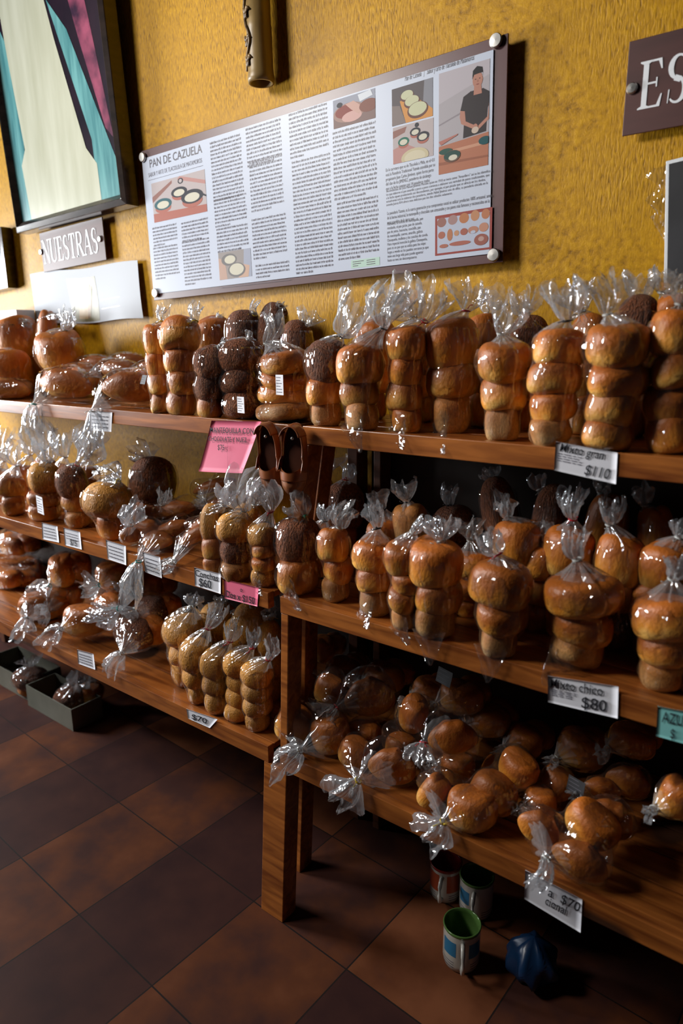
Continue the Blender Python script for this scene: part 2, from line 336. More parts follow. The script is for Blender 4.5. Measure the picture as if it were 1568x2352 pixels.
# ------------------------------------------------------------------ bread meshes (unit size, shared)
def bun_mesh(name, kind, seed, mat):
    rnd = np.random.RandomState(seed); nu, nv = 36, 22
    ph = rnd.rand(8)*6.28; am = rnd.randn(8)
    vs = [];
    for j in range(nv+1):
        v = -PI/2+PI*j/nv
        for i in range(nu):
            u = 2*PI*i/nu
            cz, sz = math.cos(v), math.sin(v)
            if kind in ('glazed', 'pale'):
                r = abs(cz)**0.43; z = 0.5*math.copysign(abs(sz)**0.70, sz)
                if z < 0: z *= 0.92
                sq = 1+0.045*math.cos(4*u+ph[7])*(kind == 'pale') + 0.05*math.cos(2*u+ph[6]) + 0.03*math.cos(3*u+ph[5])
                r *= sq
                z += 0.035*math.cos(2*u+ph[1])*r + 0.02*am[1]*math.cos(u+ph[2])*r
            elif kind == 'dome':
                r = abs(cz)**0.72; z = 0.5*math.copysign(abs(sz)**0.9, sz)
                if z < -0.25: z = -0.25-(abs(z)-0.25)*0.75
                r *= 1+0.03*math.cos(3*u+ph[0])+0.025*math.cos(5*u+ph[1])
            else:   # loaf: long, tapering ends
                r = abs(cz)**0.72; z = 0.5*math.copysign(abs(sz)**0.85, sz)
                r *= 1+0.03*math.cos(3*u+ph[0])
            x, y = r*math.cos(u), r*math.sin(u)
            if kind == 'loaf':
                tp = 1-0.35*abs(x)**2; y *= tp; z = z*tp - 0.10*x*x
                z += 0.05*math.sin(3.2*x*PI+ph[3])*max(0, z)
            if kind == 'glazed': 
                cr = math.exp(-((y*math.cos(ph[3])+x*math.sin(ph[3])-0.1)**2)/0.01)
                if z > 0: z -= 0.03*cr
            if kind == 'pale' and z > 0: z -= 0.04*math.exp(-(x*x)/0.02)
            vs.append((x, y, z))
    fs = [(j*nu+i, j*nu+(i+1) % nu, (j+1)*nu+(i+1) % nu, (j+1)*nu+i) for j in range(nv) for i in range(nu)]
    me = bpy.data.meshes.new(name); me.from_pydata(vs, [], fs); me.materials.append(mat)
    me.polygons.foreach_set('use_smooth', [True]*len(me.polygons)); me.update()
    return me
BUN = {}
for code, kind, mat in (('g', 'glazed', 'glazed'), ('p', 'pale', 'pale'), ('c', 'dome', 'choc'), ('y', 'dome', 'butter'), ('l', 'loaf', 'loaf'), ('b', 'loaf', 'butter'), ('k', 'loaf', 'choc')):
    BUN[code] = [bun_mesh('bread_roll', kind, 10+k*7+ord(code), M[mat]) for k in range(3)]

def add_bun(root, code, c, rx, ry, h, rot=(0, 0, 0), k=0):
    name = {'l': 'bread_loaf', 'b': 'bread_loaf', 'k': 'bread_loaf', 'c': 'concha_roll', 'y': 'concha_roll'}.get(code, 'bread_roll')
    o = bpy.data.objects.new(name, BUN[code][k % 3])
    R = Matrix.Rotation(rot[2], 4, 'Z') @ Matrix.Rotation(rot[1], 4, 'Y') @ Matrix.Rotation(rot[0], 4, 'X')
    m = Matrix.Translation(Vector(c)-Vector(root.location)) @ R @ Matrix.Diagonal((rx, ry, h, 1))
    link(o, root); o.matrix_local = m
    A = np.array(R.to_3x3()) @ np.diag([rx*1.02, ry*1.02, h*0.56])
    return (np.array(c, float), A)

def unit(v): v = np.asarray(v, float); return v/(np.linalg.norm(v)+1e-12)

def wrap_mesh(ells, A, B, T, Q, tail_r, seed, nseg=72, tail_n=15, snug=1.03, tip=None, flat=0.6, tip_w=0.05, tip_from=None):
    """thin film round the breads: from the closed bottom A over the shoulder B to the tie T, then fanning out to Q"""
    rnd = np.random.RandomState(seed)
    A, B, T, Q = (np.array(p, float) for p in (A, B, T, Q))
    nb, nn = 26, 12
    body = [A+(B-A)*k/(nb-1) for k in range(nb)]
    d1 = unit(B-A); d2 = unit(Q-T)
    th = np.arange(nseg)*2*PI/nseg
    ref = np.cross(d1, d2)
    if np.linalg.norm(ref) < 0.25: ref = np.cross(d1, (0.31, 0.9, 0.2) if abs(d1[2]) > .5 else (0.1, 0.2, 0.95))
    ref = unit(ref)
    def frame(t):
        e1 = unit(ref-t*(ref@t)); return e1, np.cross(t, e1)
    inv = [(c, np.linalg.inv(E)) for c, E in ells]
    def cast(p, e1, e2):
        d = np.outer(np.cos(th), e1)+np.outer(np.sin(th), e2); r = np.zeros(nseg)
        for c, iv in inv:
            q = iv @ (p-c); g = d @ iv.T
            a = (g*g).sum(1); bb = (g @ q); cc = q @ q-1
            disc = bb*bb-a*cc; ok = disc > 0
            root = np.where(ok, (-bb+np.sqrt(np.maximum(disc, 0)))/a, 0)
            r = np.maximum(r, np.maximum(root, 0))
        return r
    e1, e2 = frame(d1)
    Rb = np.array([cast(p, e1, e2) for p in body])
    mx = max(Rb.max(), 0.01)
    for _ in range(3):   # bridge the hollows between breads
        g = Rb.copy()
        for s in (-2, -1, 1, 2): 
            sh = np.roll(Rb, s, 1)*(0.985 if abs(s) == 1 else .96); g = np.maximum(g, sh)
        up = np.vstack([Rb[1:], Rb[-1:]])*0.93; dn = np.vstack([Rb[:1], Rb[:-1]])*0.93
        g = np.maximum(g, np.maximum(up, dn)); Rb = g
    for _ in range(2):
        Rb = np.maximum(Rb, 0.25*np.roll(Rb, 1, 1)+0.5*Rb+0.25*np.roll(Rb, -1, 1))
        up = np.vstack([Rb[1:], Rb[-1:]]); dn = np.vstack([Rb[:1], Rb[:-1]])
        Rb = np.maximum(Rb*0.99, 0.25*up+0.5*Rb+0.25*dn)
    Rb = Rb*snug+0.0015
    fr = np.array([5, 7, 9, 12, 15, 19, 24]); ph = rnd.rand(7)*6.28; dr = rnd.randn(7)*1.3; aw = rnd.rand(7)*.6+.5
    def pleat(s, hard):
        v = np.zeros(nseg)
        for k in range(7): v += aw[k]*np.cos(fr[k]*th+ph[k]+dr[k]*s)/(1+0.12*k)
        v /= 3.2
        return v if not hard else np.sign(v)*np.abs(v)**0.7
    rings = []; cen = []
    r0 = Rb[0]
    rings += [(A-d1*0.001, e1, e2, r0*0.02), (A-d1*0.001, e1, e2, r0*0.55)]
    for k, p in enumerate(body):
        s = k/(nb-1); amp = 0.038+0.06*s**3+0.02*max(0, 0.25-s)*4
        if k == 0: rings.append((p, e1, e2, Rb[k]*0.93))
        else: rings.append((p, e1, e2, Rb[k]*(1+amp*pleat(s*3, False))))
    rl = Rb[-1]*(1+0.07*pleat(3, False))
    # shoulder and neck
    L = np.linalg.norm(T-B); rt = 0.0065
    for k in range(1, nn+1):
        s = k/nn; p = B+(T-B)*s; t = unit(d1*(1-s)+unit(T-B)*s+1e-6); f1, f2 = frame(t)
        base = rl*(1-s)**1.15*0.98+rt*s; amp = 0.10+0.30*s
        rings.append((p, f1, f2, base*(1+amp*pleat(3+s, True)*(1-.3*s))))
    nbody = len(rings)
    # the gathered tail
    tl = np.linalg.norm(Q-T); bend = np.cross(d2, unit(rnd.randn(3)))*tl*0.18
    ph2 = rnd.rand(5)*6.28; edge = 1+0.16*np.cos(2*th+ph2[0])+0.13*np.cos(5*th+ph2[1])+0.10*np.cos(9*th+ph2[2])
    fa = rnd.rand()*PI
    tail = []
    for k in range(1, tail_n+1):
        s = k/tail_n; f1, f2 = frame(unit(d2+bend*0.0))
        base = rt+(tail_r-rt)*(s**0.75)*(1-0.22*max(0, s-.6)/.4)
        rr = base*(1+(0.30-0.08*s)*pleat(5+1.2*s, True)+0.30*np.cos(3*th+ph2[3]+2*s)+0.2*np.cos(5*th+ph2[1]-1.5*s))
        rr = np.maximum(rr, 0.003)
        ell = 1-(1-flat)*np.abs(np.sin(th-fa))
        rr = rr*(1-(1-ell)*min(1, 2*s))
        P0 = T+(Q-T)*s+bend*math.sin(PI*s)
        pts = P0+np.outer(rr*np.cos(th), f1)+np.outer(rr*np.sin(th), f2)+np.outer((edge-1)*tl*s*s, d2)
        pts += rnd.randn(nseg, 3)*0.0011*s+np.outer(np.cos(4*th+ph2[4]+5*s)*0.004*s, unit(bend+1e-6))
        tail.append(pts)
    V = []
    for p, f1, f2, r in rings: V.append(p+np.outer(r*np.cos(th), f1)+np.outer(r*np.sin(th), f2))
    V += tail
    n = len(V); V = np.concatenate(V)
    F = [(j*nseg+i, j*nseg+(i+1) % nseg, (j+1)*nseg+(i+1) % nseg, (j+1)*nseg+i) for j in range(n-1) for i in range(nseg)]
    mi = [0 if j < nbody-9 else 1 for j in range(n-1) for i in range(nseg)]
    F.append(tuple(range(nseg))[::-1]); mi.append(0)
    if tip is not None:   # the empty sealed corner of the bag sticking out beyond the breads
        tip = np.array(tip, float); A = tip_from; b0 = len(V); m = 14; k = 9
        dd = tip-A; side = unit(np.cross(dd, (0, 1, 0.2))); nrm = unit(np.cross(dd, side))
        pts = []
        for j in range(k+1):
            s = j/k; w = tip_w*(1-s)**0.8+0.002
            for i in range(m):
                a = 2*PI*i/m
                pts.append(A+dd*s+side*(w*math.cos(a))+nrm*(w*0.32*math.sin(a)*(1-s*.8)+0.004*math.sin(5*a+7*s+ph[0]))+rnd.randn(3)*0.0008)
        V = np.concatenate([V, np.array(pts)])
        F += [(b0+j*m+i, b0+j*m+(i+1) % m, b0+(j+1)*m+(i+1) % m, b0+(j+1)*m+i) for j in range(k) for i in range(m)]; mi += [0]*(k*m)
    return V, F, mi

TIECOL = {'r': (0.55, 0.01, 0.02), 'k': (0.01, 0.01, 0.012), 'g': (0.0, 0.22, 0.13), 'y': (0.65, 0.45, 0.02), 't': (0.05, 0.42, 0.36), 'w': (0.6, 0.62, 0.6)}
TIE = {k: plain('twist_tie_'+k, v, 0.4) for k, v in TIECOL.items()}
def add_tie(root, T, axis, col, seed, scale=1.0):
    rnd = np.random.RandomState(seed); b = MB(); axis = unit(axis)
    e1 = unit(np.cross(axis, (0.2, 0.5, 0.8))); e2 = np.cross(axis, e1)
    for q in range(2):
        b.tube([T+axis*(0.0015*q-.001)+0.0085*scale*(e1*math.cos(a)+e2*math.sin(a)) for a in np.linspace(0, 2*PI, 15)], 0.0011, 6)
    a = rnd.rand()*6
    d0 = np.array([0.25, -0.85, 0.1])
    for s in (-1, 1):
        d = unit(d0+np.array([s*.5, 0, s*.4])+rnd.randn(3)*.2)
        b.tube([T+d*0.008, T+d*0.016+axis*.003*s, T+d*0.022+rnd.randn(3)*.003], 0.0010, 6)
    b.build('twist_tie', TIE[col], root, smooth=True)

def sticker(root, c, ux, uz, w, h, kind='w', lines=5, seed=0):
    """printed paper label lying under the film"""
    ux = unit(ux); uz = unit(uz); n = np.cross(ux, uz); b = MB(); c = np.array(c, float)
    b.slab([c-ux*w/2-uz*h/2, c+ux*w/2-uz*h/2, c+ux*w/2+uz*h/2, c-ux*w/2+uz*h/2], n*0.0006, 0)
    rnd = np.random.RandomState(seed)
    for k in range(lines):
        z = h*(0.36-0.72*k/max(1, lines-1)); l = w*(0.5+0.35*rnd.rand()); p = c+n*0.0007+uz*z
        b.slab([p-ux*w*.42-uz*h*.02, p-ux*w*.42+ux*l-uz*h*.02, p-ux*w*.42+ux*l+uz*h*.02, p-ux*w*.42+uz*h*.02], n*0.0003, 1)
    return b.build('product_sticker', [M['paper'] if kind == 'w' else M['ink'], M['ink_grey']], root)

SHELF = {'T': (Z_TOP, Y_TOP), 'M': (Z_MID, Y_MID), 'L': (Z_LOW, Y_LOW)}
seedc = [100]
def upright(sh, cx, bot, top, w, stack, label, tie=None, ruf=None, rw=70, tc='w', tip=None, y=None, taper=0.74, lean=0.0, group=None, stick=None, dz=0.0, haze=None, yoff=0.0):
    """standing bag: cx/bot/top/w are where its breads stand in the photograph, y its distance row"""
    seedc[0] += 1; sd = seedc[0]; rnd = np.random.RandomState(sd)
    z0, yf = SHELF[sh]; z0 += dz
    n = len(stack)
    if y is not None and sh != 'F': y += DY
    if y is None:
        p = at(cx, bot, 2, z0+0.004); rad0 = w*0.5*taper*depth(p)/F_PX
        y = min(max(p[1]+rad0*0.9, yf+rad0*0.78), WALL-0.1)+yoff
    base = at(cx, bot, 1, y); x0 = base[0]
    dist = depth((x0, y, z0+.1))
    wt = w*dist/F_PX/2
    ztop = at(cx, top, 1, y)[2]
    H = max(ztop-z0, 0.05)
    root = empty('bag_of_bread', (x0, y, z0)); tag(root, label, 'bag of bread', group)
    ells = []; hs = []
    fac = [(1.0 if c != 'c' and c != 'y' else 1.25)*(1.22 if q == 0 and n > 2 else 1.0)*(0.9+.2*rnd.rand()) for q, c in enumerate(stack)]; tot = sum(fac)
    z = z0+H; lx = lean*H
    for k, c in enumerate(stack):
        h = H*fac[k]/tot; s = k/max(1, n-1) if n > 1 else 0
        r = wt*(1-(1-taper)*s)*(1+0.05*rnd.randn())
        ox = lx*((z-h/2-z0)/H)+rnd.randn()*0.10*wt; oy = rnd.randn()*0.06*wt
        ells.append(add_bun(root, c, (x0+ox, y+oy, z-h/2), r, r*(0.92+.08*rnd.rand()), h*(1.42 if c in 'cy' else 1.26), (rnd.randn()*0.13, rnd.randn()*0.14, rnd.rand()*6.28), rnd.randint(3)))
        z -= h
    A = np.array([x0, y, z0+0.002]); B = np.array([x0+lx, y, z0+H*0.96])
    if tie is None: T = B+np.array([rnd.randn()*0.01, 0, 0.04])
    else:
        T = at(tie[0], tie[1], 1, y)
        if T[2] < B[2]+0.012: T[2] = B[2]+0.012
    if ruf is None: Q = T+np.array([rnd.randn()*0.02, rnd.randn()*.015, 0.055])
    else: Q = at(ruf[0], ruf[1], 1, y+rnd.randn()*0.008)
    tr = rw*dist/F_PX/2*1.25
    tipw = None
    if tip is not None:
        tipw = at(tip[0], tip[1], 1, yf-0.012)
    V, F, mi = wrap_mesh(ells, A, B, T, Q, tr, sd, tip=tipw, tip_w=wt*taper*0.85, tip_from=np.array([x0, max(y-wt*taper*0.95, yf-.006), z0+.022]))
    V[:, 1] = np.minimum(V[:, 1], WALL-0.004)
    mesh_obj('plastic_wrap', V, F, [M['film'], M['film_tail']], root, True, mi)
    if tie is not None and dist < 3.2: add_tie(root, T, Q-T, tc, sd)
    if stick is not None:
        px, py, sw, shh, kd = stick
        r = wt*0.93; p = at(px, py, 1, y-r)
        sticker(root, p, (1, -0.15, 0), (0, 0, 1), sw*dist/F_PX, shh*dist/F_PX, kd, 6, sd)
    return root

def lying(sh, breads, tie, tail, label, tr=60, tc='w', back=0.10, y=None, group=None, z=None, ytie=None, tailup=None, haze=None, ytail=None, stick=None):
    """lying bag: breads = (px, py, width px, height px, kind, turn); the neck comes forward over the shelf edge"""
    seedc[0] += 1; sd = seedc[0]; rnd = np.random.RandomState(sd)
    z0, yf = SHELF[sh]; pts = []
    breads = [(*q[:6], q[6]+DY) for q in breads]
    if ytie is not None: ytie += DY
    if ytail is not None: ytail += DY
    if stick is not None: stick = (*stick[:5], stick[5]+DY)
    for (px, py, wx, hx, kd, turn, yy) in breads:
        p = at(px, py, 1, yy); pts.append(p)
    c0 = np.mean(pts, 0)
    root = empty('bag_of_bread', (c0[0], c0[1], z0)); tag(root, label, 'bag of bread', group)
    ells = []
    for (px, py, wx, hx, kd, turn, yy), p in zip(breads, pts):
        d = depth(p); rx = wx*d/F_PX/2; h = hx*d/F_PX*0.92
        p = np.array(p); p[2] = max(p[2], z0+h*0.46)
        ells.append(add_bun(root, kd, p, rx, min(max(rx*0.85, .034), 0.055) if kd not in 'lbk' else rx*0.48, h, (rnd.randn()*.08, turn, rnd.randn()*.3+(0.35 if kd in 'lbk' else 0)), rnd.randint(3)))
    T = at(tie[0], tie[1], 1, (ytie if ytie is not None else min(p[1] for p in pts)-0.055))
    Q = at(tail[0], tail[1], 1, (ytail if ytail is not None else T[1]-0.03))
    ctr = np.mean([e[0] for e in ells], 0); dv = unit(ctr-T)
    far = max(((e[0]-ctr) @ dv)+np.linalg.norm(e[1].T @ dv) for e in ells); near = min(((e[0]-ctr) @ dv)-np.linalg.norm(e[1].T @ dv) for e in ells)
    A = ctr+dv*(far*0.97); Bn = ctr+dv*near*0.80
    if (Bn-T) @ dv < 0.02: Bn = T+dv*0.02
    if A[1] > WALL-.01: A[1] = WALL-.01
    V, F, mi = wrap_mesh(ells, A, Bn, T, Q, 1.2*tr*depth(T)/F_PX/2, sd)
    inside = V[:, 1] > yf
    V[:, 2] = np.where(inside, np.maximum(V[:, 2], z0+0.001), V[:, 2]); V[:, 1] = np.minimum(V[:, 1], WALL-.004)
    mesh_obj('plastic_wrap', V, F, [M['film'], M['film_tail']], root, True, mi)
    add_tie(root, T, Q-T, tc, sd)
    if stick is not None:
        px, py, sw, shh, kd, yy = stick
        p = at(px, py, 1, yy); d = depth(p); sticker(root, p, (1, -0.3, 0), (0, 0.45, 1), sw*d/F_PX, shh*d/F_PX, kd, 4, sd)
    return root

# ------------------------------------------------------------------ top shelf, right of the pink card
U = upright
BR = 1.44
U('T', 370, 952, 752, 58, 'gggg', 'slim tall bag of four glazed rolls, first upright bag on the left top shelf', (372, 738), (376, 706), 26, 'y', taper=.85)
U('T', 425, 957, 742, 92, 'gggg', 'tall bag of four glazed rolls with a yellow tie, beside the slimmest upright bag', (448, 738), (450, 700), 30, 'y', taper=.72)
U('T', 490, 880, 738, 84, 'ggg', 'bag of glazed rolls against the wall behind the small leaning dark concha bag', (500, 735), (505, 722), 20, 'y', y=BR, taper=.85)
U('T', 483, 960, 806, 84, 'ccg', 'small bag of dark crumb topped conchas leaning left at the pink card', (505, 800), (520, 786), 24, 'w', taper=.7, lean=.15)
U('T', 562, 962, 790, 106, 'ccc', 'crinkled very shiny bag of dark conchas just above the pink card', (570, 782), (580, 776), 40, 'w', taper=.95, stick=(553, 930, 26, 36, 'w'))
U('T', 566, 880, 728, 82, 'ccg', 'dark concha bag with a yellow tie standing at the wall behind the shiny bag', (585, 722), (590, 694), 22, 'y', y=BR, taper=.85)
U('T', 634, 880, 712, 76, 'ccg', 'bag whose round dark concha rises highest under the panel, at the wall', (640, 708), (648, 700), 22, 'w', y=1.47, taper=.85)
U('T', 655, 968, 812, 116, 'gggp', 'bag of flat pale rolls with a printed sticker, above the leather sandals', (612, 790), (625, 722), 44, 'w', taper=1.0, stick=(642, 884, 26, 44, 'w'))
U('T', 690, 900, 752, 70, 'cgg', 'bag of brown rolls in the back row, behind the sticker bag', (700, 745), (712, 720), 60, 'w', y=BR, taper=.85)
U('T', 750, 977, 795, 100, 'cgp', 'bag topped by a big dark crumbed concha with a thin dark wire tie', (785, 772), (822, 690), 110, 'k', taper=.76)
U('T', 826, 990, 800, 108, 'ggp', 'bag with a vertical seam and a pointed empty corner hanging over the shelf edge', (880, 755), (908, 668), 90, 'k', tip=(828, 1040), taper=.70)
U('T', 929, 990, 758, 92, 'gggg', 'narrow bag of seeded rolls with a red tie and a stubby corner over the edge', (975, 738), (1000, 672), 70, 'r', tip=(925, 1032), taper=.78)
U('T', 1030, 990, 744, 130, 'ggp', 'broad bag topped by a huge smooth brown bun, bright red tie above it', (1070, 714), (1078, 655), 80, 'r', tip=(1018, 1042), taper=.70)
U('T', 1150, 1008, 795, 120, 'ggp', 'bag of three glazed rolls third from the right end of the top shelf front row', (1150, 768), (1180, 690), 96, 'w', taper=.66)
U('T', 1264, 1022, 765, 124, 'gggp', 'bag of four rolls with a thin black tie, just left of the 110 price card', (1302, 737), (1292, 655), 90, 'k', taper=.78)
U('T', 1400, 1036, 755, 150, 'gggg', 'large bag of golden rolls standing directly behind the 110 price card', (1395, 722), (1385, 640), 84, 'w', taper=.74)
U('T', 1528, 1038, 728, 130, 'gggg', 'bag of dark glazed rolls cut by the right picture edge on the top shelf', (1560, 700), (1590, 640), 90, 'w', taper=.8)
# back row of the top shelf
for cx, top, tie, ruf, rw, st, lab in (
    (858, 745, (880, 722), (925, 668), 95, 'ggg', 'bag in the top back row behind the pointed corner bag'),
    (960, 760, (950, 730), (935, 668), 95, 'ygg', 'bag in the top back row whose plastic fans out just under the panel corner'),
    (1110, 735, (1120, 722), (1130, 690), 50, 'ggg', 'bag in the top back row beside the huge smooth bun'),
    (1205, 745, (1200, 725), (1200, 672), 80, 'cgg', 'bag with a dark bun in the top back row, under bare yellow wall'),
    (1345, 735, (1335, 715), (1330, 655), 80, 'ggg', 'bag in the top back row between the two tallest plastic gathers'),
    (1440, 705, (1465, 690), (1475, 640), 90, 'cgg', 'dark bun bag in the top back row left of the blackboard'),
    (1530, 690, (1520, 672), (1535, 625), 100, 'ggg', 'bag in the top back row standing in front of the blackboard')):
    U('T', cx, 930, top, 96, st, lab, tie, ruf, rw, 'w', y=BR, taper=.85)

# ------------------------------------------------------------------ top shelf, left: lying loaves and stacked bags
Y = lying
Y('T', [(150, 880, 140, 70, 'l', .1, 1.27), (190, 868, 90, 60, 'l', -.1, 1.36)], (78, 928), (72, 985), 'lying bag of loaves whose tied tail hangs in front of the bare left shelf edge', 50, 't', ytie=1.17, ytail=1.16)
Y('T', [(300, 888, 130, 76, 'l', .1, 1.27), (325, 882, 80, 66, 'l', 0, 1.33)], (212, 945), (206, 1010), 'lying bag of a dark loaf with its tail hanging over the small white card', 56, 'w', ytie=1.17, ytail=1.16, stick=(330, 872, 30, 22, 'k', 1.24))
Y('T', [(15, 905, 130, 50, 'l', 0, 1.25)], (-70, 930), (-90, 960), 'lying striped film bag with a loaf at the left picture edge', 40, 'w', ytie=1.2)
for k, (px, py, w, h, kd, yy) in enumerate(((230, 838, 110, 44, 'l', 1.45), (300, 830, 100, 40, 'l', 1.50), (275, 850, 120, 48, 'l', 1.38), (350, 850, 90, 44, 'l', 1.42))):
    Y('T', [(px, py, w, h, kd, .1, yy)], (px-75, py+12), (px-92, py+10), ('flat bagged loaf lying at the wall behind the other loaves', 'flat bagged loaf lying farthest back beside the slim upright bag', 'flat bagged loaf in the middle of the lying loaves', 'flat bagged loaf touching the slim upright bag')[k], 26, 'w', ytie=yy-.06)
U('T', 145, 875, 770, 105, 'gg', 'bag of large brown rolls with plastic standing up under the sandwich poster', (150, 758), (158, 715), 46, 'w', y=1.40, taper=.8)
U('T', 112, 800, 728, 50, 'g', 'single small brown roll in a bag on top of the stacked bags at left', (140, 745), (152, 728), 24, 'w', y=1.46, dz=0.10)
U('T', 48, 880, 738, 92, 'gg', 'bag of brown rolls beneath the small white box', (60, 752), (66, 745), 26, 'w', y=1.44, taper=.9)
U('T', 30, 895, 815, 110, 'g', 'squat bag with one wide roll at the left end of the top shelf', (-8, 820), (-25, 805), 40, 'w', y=1.33)

# ------------------------------------------------------------------ middle shelf, left rack
U('M', 36, 1188, 1100, 62, 'gg', 'bag of two dark rolls at the left end of the middle shelf, front row', (40, 1070), (30, 1020), 60, 'w', taper=.85)
U('M', 108, 1202, 1075, 76, 'ygg', 'bag topped by a pale yellow bun, second along the middle shelf from the left', (112, 1062), (106, 1015), 60, 'w', taper=.9, stick=(92, 1160, 36, 40, 'w'))
U('M', 182, 1216, 1082, 72, 'cgp', 'bag of three brown rolls third in the front row of the left middle shelf', (178, 1066), (200, 1010), 60, 'r', taper=.8)
U('M', 262, 1246, 1122, 112, 'yg', 'round pale bag with a yellow tie whose gathered plastic points up to the left', (272, 1106), (232, 1090), 58, 'y', taper=.7)
U('M', 358, 1165, 1068, 110, 'cg', 'round bag of dark rolls with a plastic bow standing alone before the olive wall', (342, 1060), (322, 1032), 80, 'w', y=1.36, taper=.9)
for cx, top, tie, ruf in ((8, 1075, (10, 1060), (12, 995)), (66, 1060, (70, 1045), (60, 990)), (150, 1060, (150, 1050), (140, 1000)), (205, 1065, (200, 1050), (215, 985)), (110, 1050, (100, 1035), (88, 975))):
    U('M', cx, 1160, top+15, 62, 'gg', 'bag in the second row of the left middle shelf, only its plastic gather showing', tie, ruf, 60, 'w', y=1.30, taper=.85, group='second row bags on the left middle shelf')
Y('M', [(340, 1215, 80, 50, 'l', .2, 1.20), (300, 1228, 50, 40, 'l', 0, 1.15)], (300, 1205), (312, 1165), 'small lying bag whose crumpled plastic balloon rises beside the yellow tied bag', 60, 'w', ytie=1.12, ytail=1.11)
Y('M', [(360, 1240, 110, 46, 'l', -.2, 1.17), (395, 1215, 100, 40, 'l', -.3, 1.24)], (318, 1290), (305, 1370), 'lying bag of twisted loaves with a long tail hanging far below the shelf', 76, 't', ytie=1.075, ytail=1.065)
Y('M', [(455, 1225, 110, 38, 'l', -.5, 1.17), (470, 1205, 100, 36, 'l', -.5, 1.22)], (400, 1290), (370, 1305), 'lying bag of long diagonal loaves ending at the concha price card', 40, 'w', ytie=1.085, ytail=1.075)
Y('M', [(400, 1170, 110, 40, 'l', -.2, 1.32)], (372, 1160), (378, 1128), 'lying bag with a small upright plastic plume in front of the round bag', 44, 'w', ytie=1.24, ytail=1.25)
Y('M', [(490, 1115, 110, 30, 'l', -.3, 1.44)], (470, 1150), (455, 1158), 'lying bagged loaf at the back under the pink card', 24, 'w', ytie=1.36)
Y('M', [(440, 1180, 130, 34, 'k', -.3, 1.38), (500, 1160, 100, 34, 'l', -.4, 1.42)], (380, 1185), (355, 1188), 'lying bag of thin dark loaves behind the diagonal loaves', 30, 'w', ytie=1.32)
U('M', 496, 1322, 1172, 56, 'ygg', 'narrow bag of small yellow conchas at the concha price card', (515, 1160), (520, 1130), 44, 'w', taper=.9)
U('M', 548, 1335, 1190, 86, 'ycp', 'yellow concha bag with a tall white plume of plastic', (560, 1172), (566, 1100), 110, 'w', taper=.8)
U('M', 606, 1350, 1212, 66, 'yggy', 'yellow concha bag with a red tie under the sandals', (621, 1176), (600, 1120), 70, 'r', taper=.9, tip=(600, 1368))
U('M', 575, 1250, 1170, 70, 'yg', 'bag of yellow conchas hidden in the second row by the white plume', (585, 1160), (590, 1120), 70, 'w', y=1.3, taper=.9)
U('M', 686, 1368, 1205, 112, 'cg', 'bag of two large brown conchas with a green tie below the sandals', (700, 1186), (680, 1150), 80, 'g', tip=(690, 1402), taper=.85)

# ------------------------------------------------------------------ middle shelf, right rack
U('M', 772, 1385, 1222, 76, 'ggp', 'bag of three rolls with a crinkled twisted neck, first past the green tied bag', (780, 1212), (798, 1165), 60, 'w', taper=.8)
U('M', 858, 1416, 1246, 92, 'ggp', 'bag of glazed rolls with a knotted black tie', (866, 1214), (855, 1165), 44, 'k', tip=(842, 1445), taper=.80)
U('M', 928, 1450, 1252, 84, 'gggp', 'slim bag of small rolls with a hanging pointed corner, right of the black tied bag', (950, 1222), (972, 1195), 30, 'w', tip=(938, 1482), taper=.75)
U('M', 1004, 1490, 1252, 122, 'ggp', 'bag of plump glazed rolls with a bushy white gather in the middle of the row', (1013, 1242), (1005, 1196), 90, 'w', tip=(988, 1528), taper=.80)
U('M', 1142, 1525, 1302, 138, 'ggp', 'tall bag with red tie and a very long pointed corner over the shelf edge', (1144, 1274), (1118, 1228), 74, 'r', tip=(1120, 1568), taper=.66)
U('M', 1318, 1540, 1330, 160, 'ggp', 'widest bag of fat golden rolls just above the 80 price card', (1325, 1286), (1322, 1225), 60, 'w', tip=(1245, 1572), taper=.72)
U('M', 1518, 1592, 1378, 150, 'ggp', 'bag of golden rolls cut by the right edge above the aqua card', (1545, 1330), (1560, 1290), 70, 'w', taper=.78)
U('M', 1600, 1600, 1400, 110, 'ggp', 'bag of rolls at the far right end of the middle shelf front row', (1610, 1350), (1612, 1300), 60, 'g', taper=.8)
R2, R3 = 1.29, 1.45
